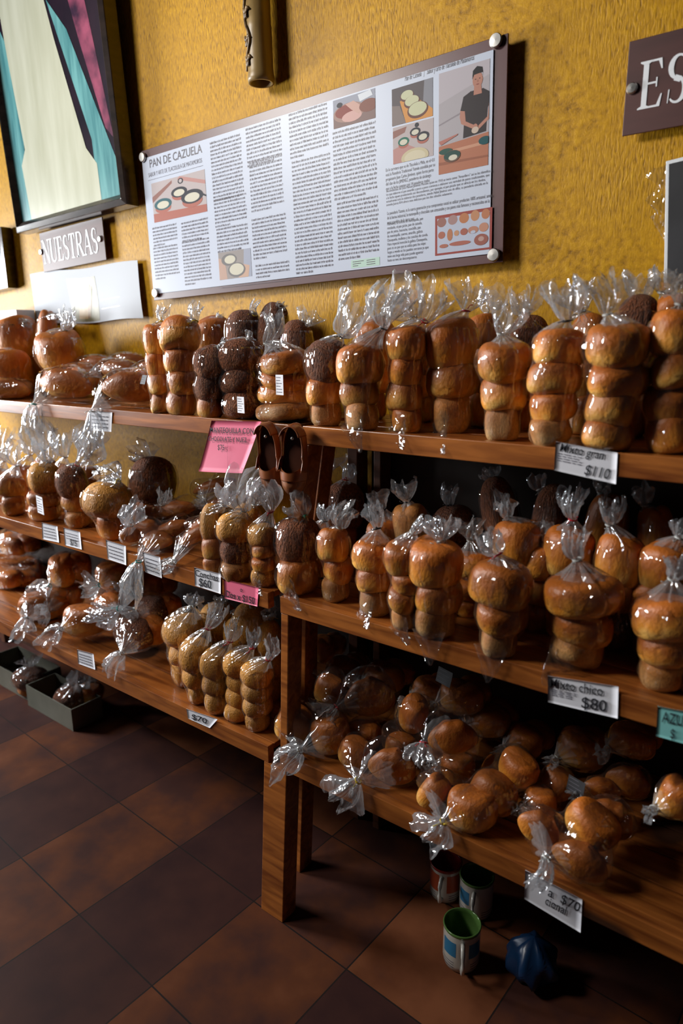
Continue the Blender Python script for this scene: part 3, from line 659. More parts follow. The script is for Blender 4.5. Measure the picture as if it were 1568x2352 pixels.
for cx, top, w, tie, ruf, rw, tc, yy, st, lab in (
    (735, 1215, 80, (745, 1195), (748, 1165), 40, 'w', R2, 'gg', 'brown roll bag in the second row right behind the green tied bag'),
    (785, 1125, 92, (795, 1100), (800, 1072), 44, 'r', R3, 'cg', 'bag with a red tie at the back wall just right of the sandals'),
    (742, 1110, 70, (752, 1085), (748, 1050), 70, 'w', 1.50, 'gg', 'bag with loose bright plastic at the back next to the rack post'),
    (940, 1170, 84, (935, 1150), (925, 1112), 60, 'k', R2, 'pgg', 'dark bag with a pale roll behind the black tied bag'),
    (890, 1200, 90, (880, 1170), (860, 1140), 50, 'k', R2, 'ggg', 'bag of golden rolls whose dark tie leans over the black tied bag'),
    (1035, 1175, 90, (1030, 1160), (1035, 1120), 50, 'k', R3, 'cgg', 'dim bag in the back row above the bushy white gather'),
    (1085, 1275, 110, (1080, 1240), (1090, 1200), 50, 'w', R2, 'ggg', 'bag of rolls between the bushy gather and the long cornered bag, second row'),
    (1175, 1205, 120, (1166, 1190), (1158, 1148), 56, 'w', R2, 'ggg', 'bag of golden rolls with an upright gather in the second row'),
    (1232, 1255, 90, (1240, 1230), (1245, 1200), 40, 'w', R2, 'ggg', 'bag of rolls in the second row left of the red tied plume'),
    (1300, 1225, 110, (1315, 1192), (1322, 1130), 60, 'r', R2, 'ggg', 'second row bag with a red tie and narrow plastic plume'),
    (1412, 1240, 108, (1400, 1205), (1405, 1148), 60, 'w', R2, 'ggc', 'second row bag of two golden rolls with a pale plastic gather'),
    (1515, 1255, 110, (1560, 1235), (1575, 1200), 60, 'w', R2, 'ggc', 'shiny second row bag of dark rolls at the right picture edge'),
    (1140, 1120, 90, (1130, 1100), (1120, 1080), 50, 'w', R3, 'cg', 'barely lit bag at the back wall under the top shelf, left of centre'),
    (1250, 1140, 90, (1240, 1125), (1235, 1095), 50, 'w', R3, 'cg', 'barely lit bag at the back wall behind the red tied plume'),
    (1370, 1150, 90, (1380, 1130), (1385, 1105), 50, 'w', R3, 'gg', 'barely lit bag at the back wall under the 110 price card'),
    (1490, 1180, 90, (1480, 1160), (1480, 1120), 50, 'w', R3, 'gg', 'barely lit bag at the back wall near the right picture edge')):
    U('M', cx, 1400, top, w, st, lab, tie, ruf, rw, tc, y=yy, taper=.85)

# ------------------------------------------------------------------ low shelf, left rack
U('L', 425, 1585, 1420, 110, 'bby', 'big glossy bag of curved golden breads with a bow gather, leaning at the yellow stacks', (443, 1392), (446, 1368), 44, 'w', taper=.55, lean=.12)
U('L', 456, 1628, 1485, 76, 'yyy', 'bag of golden rolls above the 70 card, leftmost with a red tie', (478, 1442), (500, 1400), 50, 'r', taper=.72)
U('L', 505, 1648, 1502, 74, 'yyy', 'bag of golden rolls with a red tie, second of the slanting yellow stacks', (528, 1472), (538, 1432), 40, 'r', taper=.82)
U('L', 552, 1664, 1510, 78, 'yyyy', 'bag of golden rolls with a red tie, third of the slanting yellow stacks', (580, 1488), (580, 1450), 36, 'r', taper=.72)
U('L', 597, 1690, 1532, 80, 'yyyy', 'bag of golden rolls beside the rack post, nearest of the yellow stacks', (617, 1513), (620, 1475), 44, 'r', taper=.78)
for cx, top, w, tie, ruf, lab in ((510, 1400, 90, (515, 1385), (508, 1368), 'golden roll bag in the second row under the lower pink card'),
                             (585, 1400, 80, (575, 1385), (590, 1375), 'golden roll bag in the second row between pink card and post'),
                             (625, 1440, 56, (615, 1425), (625, 1405), 'shiny golden roll bag squeezed against the rack post'),
                             (560, 1430, 70, (548, 1412), (545, 1400), 'golden roll bag in the second row behind the middle yellow stack'),
                             (480, 1440, 60, (470, 1420), (468, 1400), 'golden roll bag behind the leftmost red tied stack')):
    U('L', cx, 1580, top, w, 'yyy', lab, tie, ruf, 40, 'w', y=1.27, taper=.85)
for (cx, cy, w, h, yy, tie, tail, tc, lab) in (
    (310, 1455, 110, 78, 1.19, (280, 1500), (258, 1540), 'w', 'lying bag of dark rolls whose tail drops over the edge right of a small card'),
    (195, 1425, 100, 74, 1.18, (140, 1445), (108, 1470), 'w', 'lying bag with a crusty round roll, its knot pointing left at the shelf edge'),
    (255, 1395, 100, 60, 1.26, (272, 1398), (215, 1412), 't', 'lying bag with a teal tie above the crusty roll bag'),
    (90, 1395, 90, 66, 1.18, (62, 1418), (50, 1462), 'w', 'lying bag of dark rolls farthest left along the lowest shelf edge'),
    (145, 1310, 90, 76, 1.30, (115, 1345), (75, 1362), 't', 'bag with a white shiny end and teal tie, highest on the low left shelf'),
    (130, 1375, 90, 56, 1.25, (110, 1400), (90, 1410), 'w', 'lying bag of brown rolls wedged between its tied neighbours'),
    (258, 1320, 80, 60, 1.30, (228, 1344), (195, 1350), 't', 'lying bag with a teal tie beneath the hanging tail of the shelf above'),
    (350, 1400, 90, 66, 1.30, (310, 1400), (290, 1420), 'w', 'lying bag of dark rolls with a wide pleated neck beside the golden breads'),
    (340, 1345, 90, 60, 1.40, (300, 1350), (290, 1362), 'w', 'dim bag of rolls at the back beneath the white price card'),
    (30, 1330, 120, 44, 1.38, (-30, 1340), (-50, 1350), 'w', 'dim bagged loaf lying at the far left of the lowest shelf'),
    (20, 1370, 120, 44, 1.30, (-40, 1380), (-60, 1390), 'w', 'bagged loaf in front of the dim loaf at the far left'),
    (30, 1250, 110, 50, 1.48, (-30, 1260), (-50, 1260), 'w', 'barely visible bagged loaf at the back of the lowest left shelf')):
    Y('L', [(cx, cy, w, h, 'c' if cx in (310, 350) else 'g', 0, yy), (cx+38, cy-8, w*.7, h*.85, 'g', .2, yy+.05)], tie, tail, lab, 62, tc, ytie=min(yy-.09, 1.09 if tail[1] > 1440 else 9), ytail=yy-.125 if tail[1] < 1440 else 1.07)

# ------------------------------------------------------------------ low shelf, right rack: lying bags, necks forward
Y('L', [(755, 1585, 64, 74, 'g', .3, 1.24), (850, 1600, 118, 100, 'l', -.1, 1.26)], (771, 1624), (740, 1650), 'lying bag of two breads with a red tie, topmost near the rack post', 84, 'r', ytie=1.17, ytail=1.13)
Y('L', [(675, 1685, 84, 96, 'g', .4, 1.13), (760, 1690, 100, 96, 'g', -.1, 1.16)], (689, 1724), (650, 1758), 'lying bag nearest the rack post with a frayed starburst knot', 96, 'w', ytie=1.055, ytail=1.045)
Y('L', [(815, 1735, 76, 74, 'g', .3, 1.14), (902, 1780, 112, 98, 'l', .15, 1.14), (835, 1690, 80, 66, 'g', 0, 1.22)], (822, 1793), (778, 1832), 'lying bag of rolls with a yellow tie, second along the lowest right shelf edge', 96, 'y', ytie=1.055, ytail=1.045)
Y('L', [(950, 1640, 74, 112, 'g', .5, 1.22), (1040, 1692, 116, 86, 'l', .0, 1.20), (920, 1715, 70, 60, 'g', .1, 1.22)], (972, 1705), (965, 1748), 'lying bag with a pinkish tie and a small white bow, in the middle depth', 84, 'r', ytie=1.14, ytail=1.12)
Y('L', [(995, 1820, 64, 92, 'g', .5, 1.12), (1085, 1868, 112, 98, 'g', 0, 1.12), (1132, 1820, 104, 88, 'g', .35, 1.17), (1190, 1765, 92, 80, 'g', .3, 1.24)], (1018, 1888), (985, 1925), 'lying bag of four breads with bright yellow tie and cloudy tail below the edge', 96, 'y', ytie=1.05, ytail=1.04)
Y('L', [(1238, 1900, 100, 84, 'l', .5, 1.11), (1335, 1975, 130, 88, 'l', .25, 1.10), (1360, 1895, 118, 90, 'g', .5, 1.16), (1400, 1880, 116, 96, 'l', .5, 1.22)], (1256, 1968), (1226, 2030), 'lying bag whose long tail covers part of the 70 price card', 50, 'w', ytie=1.05, ytail=1.03)
Y('L', [(1050, 1770, 84, 74, 'g', 0, 1.24), (1150, 1790, 90, 80, 'g', .4, 1.28)], (985, 1765), (975, 1778), 'lying bag of rolls behind the cloudy tailed bag', 40, 'w', ytie=1.20)
Y('L', [(1242, 1842, 76, 70, 'g', 0, 1.22), (1278, 1800, 78, 80, 'g', .4, 1.28)], (1200, 1850), (1185, 1862), 'lying bag of two rolls left of the black sticker', 34, 'w', ytie=1.18, stick=(1322, 1806, 44, 34, 'k', 1.24))
Y('L', [(1385, 1810, 90, 50, 'l', .3, 1.30), (1445, 1795, 100, 80, 'l', .35, 1.34)], (1330, 1825), (1315, 1830), 'dim lying bag of long rolls right of the black sticker', 30, 'w', ytie=1.25)
Y('L', [(1555, 1830, 84, 100, 'g', .2, 1.22), (1600, 1850, 80, 90, 'g', 0, 1.25)], (1500, 1860), (1490, 1870), 'lying bag of rolls cut by the right picture edge', 30, 'w', ytie=1.18)
for k, (px, py, w, h, yy, lab) in enumerate(((790, 1535, 76, 50, 1.38, 'dim bagged roll deep under the middle shelf beside the post'), (885, 1555, 100, 60, 1.36, 'dim bagged roll behind the topmost red tied bag'),
      (740, 1490, 70, 60, 1.46, 'barely lit bag with a cloudy gather next to the rack post'), (1060, 1600, 110, 70, 1.34, 'lying bag of dark rolls right of the grey black sticker'),
      (985, 1590, 80, 70, 1.32, 'lying bag of rolls that carries a black sticker at the back'), (1115, 1650, 110, 70, 1.36, 'dark lying roll bag behind the pinkish tied one'),
      (1205, 1700, 90, 70, 1.38, 'dark lying roll bag in the deepest shade of the right shelf'), (1335, 1720, 110, 80, 1.38, 'dim roll bag with small glints at the back of the lowest shelf'),
      (1450, 1700, 100, 70, 1.42, 'faint roll bag at the back under the aqua card'))):
    Y('L', [(px, py, w, h, 'g', .1, yy), (px+30, py-12, w*.8, h*.8, 'g', .2, yy+.05)], (px-w*.55, py+h*.3), (px-w*.55-18, py+h*.3+10), lab, 34, 'w', ytie=yy-.08, stick=((1020, 1555, 46, 34, 'k', 1.28) if px == 985 else None))

# ------------------------------------------------------------------ cards on the shelf edges
def card(quad_px, y, label, mat, lines, name='price_card', thick=0.0008, curl=0.0, cat='price card', rowfrac=None):
    """hand-lettered card; quad in the photograph: top-left, top-right, bottom-right, bottom-left"""
    P = [at(px, py, 1, y) for px, py in quad_px]
    c = np.mean(P, 0); root = empty(name, tuple(c)); tag(root, label, cat)
    b = MB(); n = 10
    def pt(u, v, d):
        p = (P[0]*(1-u)+P[1]*u)*(1-v)+(P[3]*(1-u)+P[2]*u)*v
        return p+np.array([0, -curl*v*v*(1+0.5*math.sin(3*u))-0.0012*math.sin(9*v)*curl*10-d, 0])
    g = [pt(i/n, j/n, 0) for j in range(n+1) for i in range(n+1)]; h = [pt(i/n, j/n, thick) for j in range(n+1) for i in range(n+1)]
    m = n+1; k = m*m
    fs = [(j*m+i, j*m+i+1, (j+1)*m+i+1, (j+1)*m+i) for j in range(n) for i in range(n)]
    b.add(g+h, fs+[tuple(a+k for a in f[::-1]) for f in fs] + [(i, i+1, i+1+k, i+k) for i in range(n)] + [(n*m+i+1, n*m+i, n*m+i+k, n*m+i+1+k) for i in range(n)]
          + [((j+1)*m, j*m, j*m+k, (j+1)*m+k) for j in range(n)] + [(j*m+n, (j+1)*m+n, (j+1)*m+n+k, j*m+n+k) for j in range(n)])
    b.build('card_sheet', mat, root, smooth=True)
    ux = unit(P[1]-P[0]); uz = unit(P[0]-P[3]); w = np.linalg.norm(P[1]-P[0]); hh = np.linalg.norm(P[0]-P[3])
    for (body, u, v, size, cond) in lines:
        o = pt(u, v, 0.0018+thick)-np.array([0, curl*.8, 0])
        text_obj('lettering', body, o, ux, uz, size*hh, M['ink'], root, shear=0.12, extrude=0.0001, offset=size*hh*.005, fit=((cond-u)*w, 0))
    return root, P
def scribble(root, P, y, u0, u1, v0, v1, n, seed, curl=0.0):
    rnd = np.random.RandomState(seed); b = MB()
    f = lambda u, v: (P[0]*(1-u)+P[1]*u)*(1-v)+(P[3]*(1-u)+P[2]*u)*v+np.array([0, -0.0019-curl*v*v*1.5, 0])
    for k in range(n):
        v = v0+(v1-v0)*k/max(1, n-1); u = u0; dv = (v1-v0)/max(1, n)*0.12+.006
        while u < u1-.03:
            l = min(rnd.uniform(.05, .14), u1-u)
            b.slab([f(u, v+dv), f(u+l, v+dv), f(u+l, v-dv), f(u, v-dv)], (0, -0.0002, 0)); u += l+.03
    b.build('fine_print', M['ink_grey'], root)
yt, ym, yl = Y_TOP-.002, Y_MID-.002, Y_LOW-.002
r, P = card([(1276, 1014), (1418, 1040), (1414, 1112), (1272, 1080)], yt, 'white hand lettered card reading $110 on the top shelf edge', M['paper'],
     [('Mixto gran', .08, .30, .42, .80), ('$110', .50, .90, .50, .90)]); scribble(r, P, yt, .04, .45, .38, .62, 4, 1)
r, P = card([(1258, 1552), (1420, 1577), (1418, 1650), (1258, 1612)], ym, 'white hand lettered card reading Mixto chico $80 on the middle shelf edge', M['paper'],
     [('Mixto chico', .04, .40, .50, .80), ('$80', .50, .90, .60, .86)]); scribble(r, P, ym, .05, .42, .48, .68, 4, 2)
card([(1510, 1622), (1612, 1642), (1608, 1718), (1506, 1690)], ym, 'aqua card lettered in black at the right end of the middle shelf', M['aqua'],
     [('AZU', .12, .46, .50, .62), ('$', .33, .92, .45, .44)])
r, P = card([(1206, 1998), (1337, 2066), (1333, 2142), (1204, 2064)], yl, 'white card reading $70 on the lowest right shelf, half under a plastic tail', M['paper'],
     [('a  $70', .42, .42, .46, .97), ('cional', .38, .74, .44, .75)])
r, P = card([(486, 966), (600, 968), (560, 1086), (460, 1082)], yt-.002, 'pink card hanging left of the sandals, reading MANTEQUILLA CON CHOCOLATE Y NUEZ', M['pink'],
     [('MANTEQUILLA CON', .07, .22, .13, .96), ('CHOCOLATE Y NUEZ.', .08, .38, .115, .88), ('$75', .34, .55, .13, .48)], curl=0.006)
r, P = card([(514, 1330), (594, 1350), (591, 1393), (516, 1374)], ym, 'small pink card reading Dos x $150 on the middle left shelf edge', M['pink'],
     [('o', .50, .42, .35, .56), ('Dos x $150', .06, .88, .50, .90)])
r, P = card([(446, 1303), (507, 1318), (507, 1364), (448, 1345)], ym, 'white card reading Conchas $60 on the middle left shelf edge', M['paper'],
     [('Conchas', .06, .42, .50, .92), ('$60', .18, .90, .62, .66)])
r, P = card([(428, 1628), (500, 1652), (482, 1672), (432, 1650)], yl, 'crumpled white card reading $70 under the golden roll bags', M['paper'], [('$70', .20, .80, .8, .7)])
for q, y, lab, txt in (([(205, 943), (258, 947), (256, 992), (206, 988)], yt, 'small white card beside a hanging plastic tail on the left top shelf edge', None),
                  ([(96, 1200), (132, 1209), (136, 1246), (98, 1238)], ym, 'first white card from the left picture edge on the middle shelf', None),
                  ([(146, 1212), (184, 1222), (188, 1262), (150, 1252)], ym, 'white card reading $75 beside another white card on the middle shelf', '$75'),
                  ([(243, 1240), (289, 1254), (290, 1298), (248, 1284)], ym, 'white card touching a hanging plastic tail on the middle shelf edge', None),
                  ([(328, 1268), (368, 1280), (372, 1328), (334, 1314)], ym, 'white card seen through a plastic tail on the middle shelf edge', None),
                  ([(177, 1492), (215, 1502), (219, 1538), (180, 1524)], yl, 'small white card on the lowest left shelf edge', None)):
    r, P = card(q, y, lab, M['paper'], [(txt, .35, .88, .5, .75)] if txt else [])
    scribble(r, P, y, .12, .85, .25, .55 if txt else .8, 3 if txt else 4, q[0][0])

# ------------------------------------------------------------------ the printed panel
YB = WALL-0.032
BP = [at(px, py, 1, YB) for px, py in ((325, 352), (1166, 68), (1155, 608), (353, 686))]
bx = unit(unit(BP[1]-BP[0])+unit(BP[2]-BP[3])); bz = unit(np.cross((0, -1, 0), bx)); bz = bz if bz[2] > 0 else -bz
bw = 0.5*(np.linalg.norm(BP[1]-BP[0])+np.linalg.norm(BP[2]-BP[3])); bh = 0.5*(np.linalg.norm(BP[0]-BP[3])+np.linalg.norm(BP[1]-BP[2]))
bc = np.mean(BP, 0); bo = bc-bx*bw/2-bz*bh/2
panel = empty('information_panel', tuple(bc)); tag(panel, 'wide printed information panel titled PAN DE CAZUELA on the yellow wall', 'sign')
BN = np.array([0, -1.0, 0])
def bp(px, py): p = at(px, py, 1, YB)-bo; return float(p@bx), float(p@bz)
def bpt(u, v, d=0.0): return bo+bx*u+bz*v+BN*d
def brect(b, u0, v0, u1, v1, d, t=0.0003, mi=0):
    b.slab([bpt(u0, v0, d), bpt(u1, v0, d), bpt(u1, v1, d), bpt(u0, v1, d)], BN*t, mi)
M['maroon'] = plain('maroon_board', (0.085, 0.030, 0.032), 0.38)
M['print'] = plain('glossy_pale_print', (0.50, 0.54, 0.64), 0.36, spec=0.2)
M['ink_text'] = plain('printed_text_ink', (0.05, 0.04, 0.055), 0.4); M['ink_small'] = plain('small_print_ink', (0.15, 0.13, 0.16), 0.4)
b = MB(); brect(b, 0, 0, bw, bh, -0.006, 0.006); b.build('backing_board', M['maroon'], panel, bevel=.001)
b = MB(); brect(b, 0.004, 0.022, bw-0.034, bh-0.026, 0.0, 0.003); b.build('printed_sheet', M['print'], panel)
D0 = 0.0032
for px, py in ((331, 362), (1141, 95), (1136, 586), (360, 673)):
    u, v = bp(px, py); b = MB(); b.lathe(bpt(u, v, -0.028), [(0.006, 0), (0.006, .028), (0.0145, .0305), (0.0155, .033), (0.0155, .037), (0.0135, .039), (0.0005, .0395)], 28, axis=BN)
    b.build('standoff_screw', M['steel'], panel, smooth=False)
def tx(body, px, py, h, end=None, cond=1.0, mat='ink_text', shear=0, width=0, align='LEFT', ls=1.0, off=0, sp=1.0):
    u, v = bp(px, py); f = None
    if end: e = bp(*end); f = (e[0]-u, (v-e[1]) if '\n' in body else 0)
    return text_obj('lettering', body, bpt(u, v, D0+.0002), bx, bz, h, M[mat], panel, condense=cond, shear=shear, extrude=0, width=width, align=align, ls=ls, offset=off, spacing=sp, fit=f)
tx('PAN DE CAZUELA', 346, 386, 0.036, (466, 352), off=.0003)
tx('SABOR Y ARTE DE TLACOLULA DE MATAMOROS', 343, 408, 0.019, (466, 377), mat='ink_grey')
b = MB(); u, v = bp(342, 416); u1, _ = bp(468, 385); brect(b, u, v, u1, v+.0012, D0, .0003)
ua, va = bp(505, 662); ub, _ = bp(668, 632); brect(b, ua, va, ub, va+.001, D0, .0003); b.build('rule_line', M['ink_grey'], panel)
tx('Pan de Cazuela   |   Sabor y arte de Tlacolula de Matamoros', 931, 187, 0.0165, (1090, 136), shear=.2)
# illegible body copy: word-shaped specks in justified lines
rt = np.random.RandomState(5)
def column(px0, py0, px1, py1, lh=0.0112, gaps=(), last=.7, faint=False):
    """px0,py0 = upper-left corner, px1,py1 = lower-right corner of the block in the photograph"""
    u0, vt = bp(px0, py0); u1, vb = bp(px1, py1); b = MB(); v = vt-lh; k = 0
    tot = int((vt-vb)/lh)
    while v > vb:
        u = u0; end = u1 if (k != tot-1) else u0+(u1-u0)*last
        while u < end-.003:
            n = rt.randint(2, 9)
            for _ in range(n):
                cw = 0.0021*rt.choice([.6, .9, 1, 1, 1.3]); h = lh*rt.choice([.42, .42, .42, .62, .62])
                if u+cw > end: break
                if rt.rand() < .35: brect(b, u, v, u+cw*.25, v+h, D0, .0002); brect(b, u, v+lh*.3, u+cw*.85, v+lh*.42, D0, .0002)
                elif rt.rand() < .5: brect(b, u, v, u+cw*.25, v+h, D0, .0002); brect(b, u+cw*.6, v, u+cw*.85, v+lh*.42, D0, .0002)
                else: brect(b, u, v, u+cw*.8, v+lh*.12, D0, .0002); brect(b, u, v+lh*.3, u+cw*.8, v+lh*.42, D0, .0002); brect(b, u, v, u+cw*.22, v+lh*.42, D0, .0002)
                u += cw
            u += .0022
        v -= lh; k += 1
    b.build('text_block', M['ink_small'], panel)
for c in ((351, 520, 411, 558), (417, 508, 483, 548), (353, 566, 415, 636), (419, 552, 489, 650),
          (483, 324, 563, 450), (492, 455, 570, 510), (498, 522, 574, 570), (565, 292, 650, 366), (573, 370, 655, 480),
          (579, 500, 662, 590), (588, 605, 667, 634), (664, 258, 757, 352), (671, 368, 768, 622),
          (765, 300, 868, 444), (775, 462, 873, 592)):
    column(*c, last=rt.uniform(.35, .9))
para1 = ('En la carretera que va de Tlacolula a Mitla, en el 431\nestá la Panadería Tradicional Yazmín atendida por su\npropietario Juan Carlos Jiménez, quien forma parte\ndel clan de los JIMÉNEZ, panaderos de abolengo\nque a la fecha cuentan con 14 panaderos todos')
para2 = ('descendientes de Don Manuel Jiménez Morales quien en 1910 se inicia como "Amarillero" así se les identifica a\nlos que elaboran el pan amarillo y poco a poco comienza a elaborar una variedad de panes tradicionales, que\na la fecha siguen produciendo sus descendientes, por ejemplo; el pan picado que se ofrecía en los duelos,\nactualmente solo lo elaboran dos panaderos, siendo Nabal Jiménez uno de ellos, su panadería ubicada en la\navenida Juárez 814 ofrece este delicioso pan los días sábados solamente.')
para3 = ('La panadería Yazmín, es la cuarta generación y su compromiso social es utilizar productos 100% artesanal, amén\nde la harina industrial, la mantequilla y chocolate son artesanales y sus panes más famosos y reconocidos en la\nzona y pueblos de la sierra son:')
para4 = ('Mamones, la concha de mantequilla, pan\nresobado, el pan picón, pan de cazuela,\npan de yema, huarache, conchilla, pan\nde mantequilla, cuerno, amarillo, galleta\nOaxaqueña, molletes y las conchas de canela.\nHace especial mención la galleta Oaxaqueña,\npues es un pan que se utiliza para los viajes\nlargos a vende en los pueblos serranos ya que\ntiene una larga vida pues puede aguantar\nhasta un mes sin descomponerse.')
tx(para1, 887, 388, 0.0118, (1000, 418)); tx(para2, 888, 437, 0.0118, (1130, 432))
tx(para3, 890, 487, 0.0112, (1130, 479)); tx(para4, 890, 512, 0.0112, (985, 592))
# photographs printed on the sheet
PC = {}
def pc(col, rough=.3):
    k = tuple(col)
    if k not in PC: PC[k] = plain('printed_colour', k, .45, spec=.15)
    return PC[k]
def photo(quad, bg, shapes):
    """shapes in the picture's own 0..1 frame: ('e', cx, cy, rx, ry, colour) or ('p', [(x, y)...], colour); printed flat"""
    u0, v0 = bp(*quad[3]); u1, v1 = bp(*quad[1]); a0, b0 = bp(*quad[0]); a1, b1 = bp(*quad[2])
    u0 = (u0+a0)/2; u1 = (u1+a1)/2; v1 = (v1+b0)/2; v0 = (v0+b1)/2
    b = MB(); brect(b, u0, v0, u1, v1, D0, .0003, 0); mats = [pc(bg)]
    for i, s in enumerate(shapes):
        col = pc(s[-1])
        if col not in mats: mats.append(col)
        m = mats.index(col); d = D0+.00035+i*.00004
        if s[0] == 'e': pts = [(s[1]+s[3]*math.cos(a), s[2]+s[4]*math.sin(a)) for a in np.linspace(0, 2*PI, 25)[:-1]]
        else: pts = s[1]
        pts = [(min(max(x, 0), 1), min(max(y, 0), 1)) for x, y in pts]
        b.add([bpt(u0+(u1-u0)*x, v0+(v1-v0)*y, d) for x, y in pts], [tuple(range(len(pts)))], m)
    b.build('printed_photo', mats, panel)
teal = (.03, .10, .12); blk = (.03, .03, .04); cream = (.55, .52, .42); terra = (.36, .12, .09); clay = (.25, .12, .10); cloth = (.42, .36, .36); pinkc = (.42, .22, .20)
def bowl(x, y, r, c1=teal, c2=cream, base=terra): return [('e', x, y-r*.55, r*.92, r*.75, base), ('e', x, y, r, r*.85, c1), ('e', x, y-r*.1, r*.68, r*.55, c2)]
photo([(349, 421), (470, 391), (479, 487), (356, 511)], cloth, [('p', [(0, .65), (.4, .95), (.4, .88), (0, .5)], clay), ('p', [(.55, 1), (1, .75), (1, .66), (.5, .93)], pinkc), ('p', [(0, 0), (1, 0), (1, .18), (0, .22)], terra)] + bowl(.20, .42, .17) + bowl(.52, .62, .15, blk) + [('e', .56, .88, .05, .07, blk), ('e', .56, .88, .03, .045, cloth)] + bowl(.75, .44, .2, blk) + [('p', [(.9, .5), (1, .4), (1, .36), (.9, .44)], blk)])
photo([(503, 580), (577, 571), (580, 635), (506, 643)], (.28, .25, .24), [('p', [(.75, 0), (1, 0), (1, 1), (.8, 1)], (.32, .34, .42)), ('p', [(0, 0), (.25, 0), (.2, .7), (0, .8)], (.45, .30, .24)), ('p', [(.6, 0), (.9, 0), (.95, .4), (.7, .5)], (.5, .33, .25)), ('e', .33, .70, .24, .22, (.16, .15, .15)), ('e', .36, .7, .17, .15, cream), ('e', .55, .30, .27, .26, (.16, .15, .15)), ('e', .55, .32, .22, .21, cream)])
photo([(766, 232), (862, 204), (864, 272), (768, 297)], (.30, .31, .37), [('p', [(0, 0), (1, 0), (1, .35), (0, .45)], (.20, .13, .12)), ('e', .38, .45, .38, .33, (.32, .20, .17)), ('e', .36, .5, .31, .24, (.22, .05, .04)), ('e', .45, .28, .24, .18, (.55, .33, .30)), ('p', [(.3, .75), (.5, .8), (.75, .45), (.62, .30), (.45, .5)], (.52, .32, .27)), ('e', .85, .5, .22, .22, (.20, .08, .06)), ('p', [(.6, .95), (.9, 1), (.95, .8), (.65, .7)], (.62, .64, .68)), ('e', .16, .78, .07, .09, blk)])
photo([(900, 207), (994, 179), (996, 269), (903, 289)], (.10, .085, .09), [('p', [(.75, 0), (1, 0), (1, 1), (.8, 1)], (.22, .22, .25)), ('p', [(.2, .62), (.5, .72), (1, .2), (1, 0), (.35, 0)], (.55, .25, .07)), ('p', [(0, 0), (.35, 0), (.2, .5), (0, .55)], (.20, .16, .15))] + [q for x, y, r in ((.38, .74, .15), (.5, .55, .17), (.64, .30, .22)) for q in (('e', x, y-.03, r*1.15, r, (.13, .06, .05)), ('e', x, y, r, r*.82, (.50, .50, .33)))])
photo([(903, 295), (996, 271), (997, 359), (905, 377)], cloth, [('p', [(0, .4), (.3, .5), (.9, .1), (.8, 0), (0, 0)], pinkc), ('p', [(0, .9), (.35, .95), (.3, .8), (0, .7)], clay)] + bowl(.27, .56, .14, (.02, .13, .09)) + bowl(.56, .75, .13, blk) + [('e', .60, .92, .05, .06, blk)] + bowl(.75, .58, .15, blk) + [('e', .55, .08, .34, .24, (.50, .43, .28)), ('e', .55, .08, .26, .17, (.56, .50, .36))])
skin = (.40, .19, .14); shirt = (.035, .028, .03)
photo([(1008, 171), (1124, 136), (1124, 379), (1010, 402)], (.36, .33, .35), [('p', [(0, .70), (1, .86), (1, 1), (0, 1)], (.42, .38, .41)), ('p', [(0, .50), (1, .66), (1, .64), (0, .485)], (.25, .22, .24)),
      ('p', [(0, 0), (1, 0), (1, .32), (0, .28)], (.38, .15, .09)), ('p', [(0, .22), (1, .24), (1, .21), (0, .19)], (.50, .26, .17)), ('p', [(0, .12), (1, .10), (1, .08), (0, .09)], (.27, .10, .06)),
      ('p', [(.50, .31), (.95, .33), (.98, .60), (.53, .60)], shirt), ('p', [(.44, .58), (.50, .71), (.64, .745), (.88, .745), (1, .70), (1, .58), (.93, .50), (.56, .50)], shirt),
      ('p', [(.44, .585), (.53, .57), (.55, .47), (.72, .415), (.70, .38), (.46, .455), (.43, .52)], skin), ('p', [(1, .60), (.98, .47), (.80, .40), (.80, .36), (1, .44)], skin),
      ('p', [(.70, .70), (.86, .70), (.84, .80), (.71, .80)], skin), ('e', .775, .835, .098, .072, skin), ('p', [(.67, .85), (.68, .93), (.76, .965), (.86, .945), (.885, .86), (.87, .895), (.70, .89)], (.02, .018, .02)),
      ('e', .735, .845, .014, .005, (.05, .03, .03)), ('e', .815, .845, .014, .005, (.05, .03, .03)), ('e', .775, .825, .012, .012, (.33, .15, .11)), ('e', .775, .795, .028, .005, (.25, .08, .07)),
      ('e', .74, .395, .05, .03, skin), ('e', .74, .365, .07, .032, (.50, .40, .33)), ('p', [(0, .33), (.40, .37), (.38, .355), (.05, .29)], (.38, .15, .12)), ('e', .15, .22, .14, .03, (.02, .07, .055)), ('e', .28, .16, .17, .06, (.12, .07, .05)), ('e', .28, .17, .17, .045, (.02, .06, .05)), ('e', .30, .145, .09, .028, cream), ('e', .93, .245, .12, .04, (.01, .07, .08))])
buns = [('p', [(.04, .05), (.96, .05), (.96, .92), (.04, .92)], (.42, .45, .55))]
for x, y, rx, ry, c in ((.12, .82, .085, .12, (.28, .13, .11)), (.32, .84, .085, .12, (.33, .20, .19)), (.52, .84, .085, .125, (.42, .17, .08)), (.71, .86, .075, .13, (.45, .22, .12)), (.89, .86, .07, .12, (.42, .17, .09)), (.12, .50, .065, .09, (.36, .13, .09)), (.27, .48, .05, .15, (.40, .17, .09)), (.39, .50, .045, .07, (.45, .24, .14)), (.52, .51, .065, .085, (.33, .11, .08)), (.68, .52, .09, .09, (.42, .20, .14)), (.86, .55, .08, .11, (.45, .22, .15)), (.16, .22, .08, .05, (.36, .14, .10)), (.45, .24, .19, .055, (.35, .12, .09)), (.82, .26, .12, .14, (.28, .10, .08)), (.82, .28, .05, .06, (.42, .27, .24)), (.68, .47, .045, .04, (.42, .45, .55))):
    buns.append(('e', x, y, rx, ry, c))
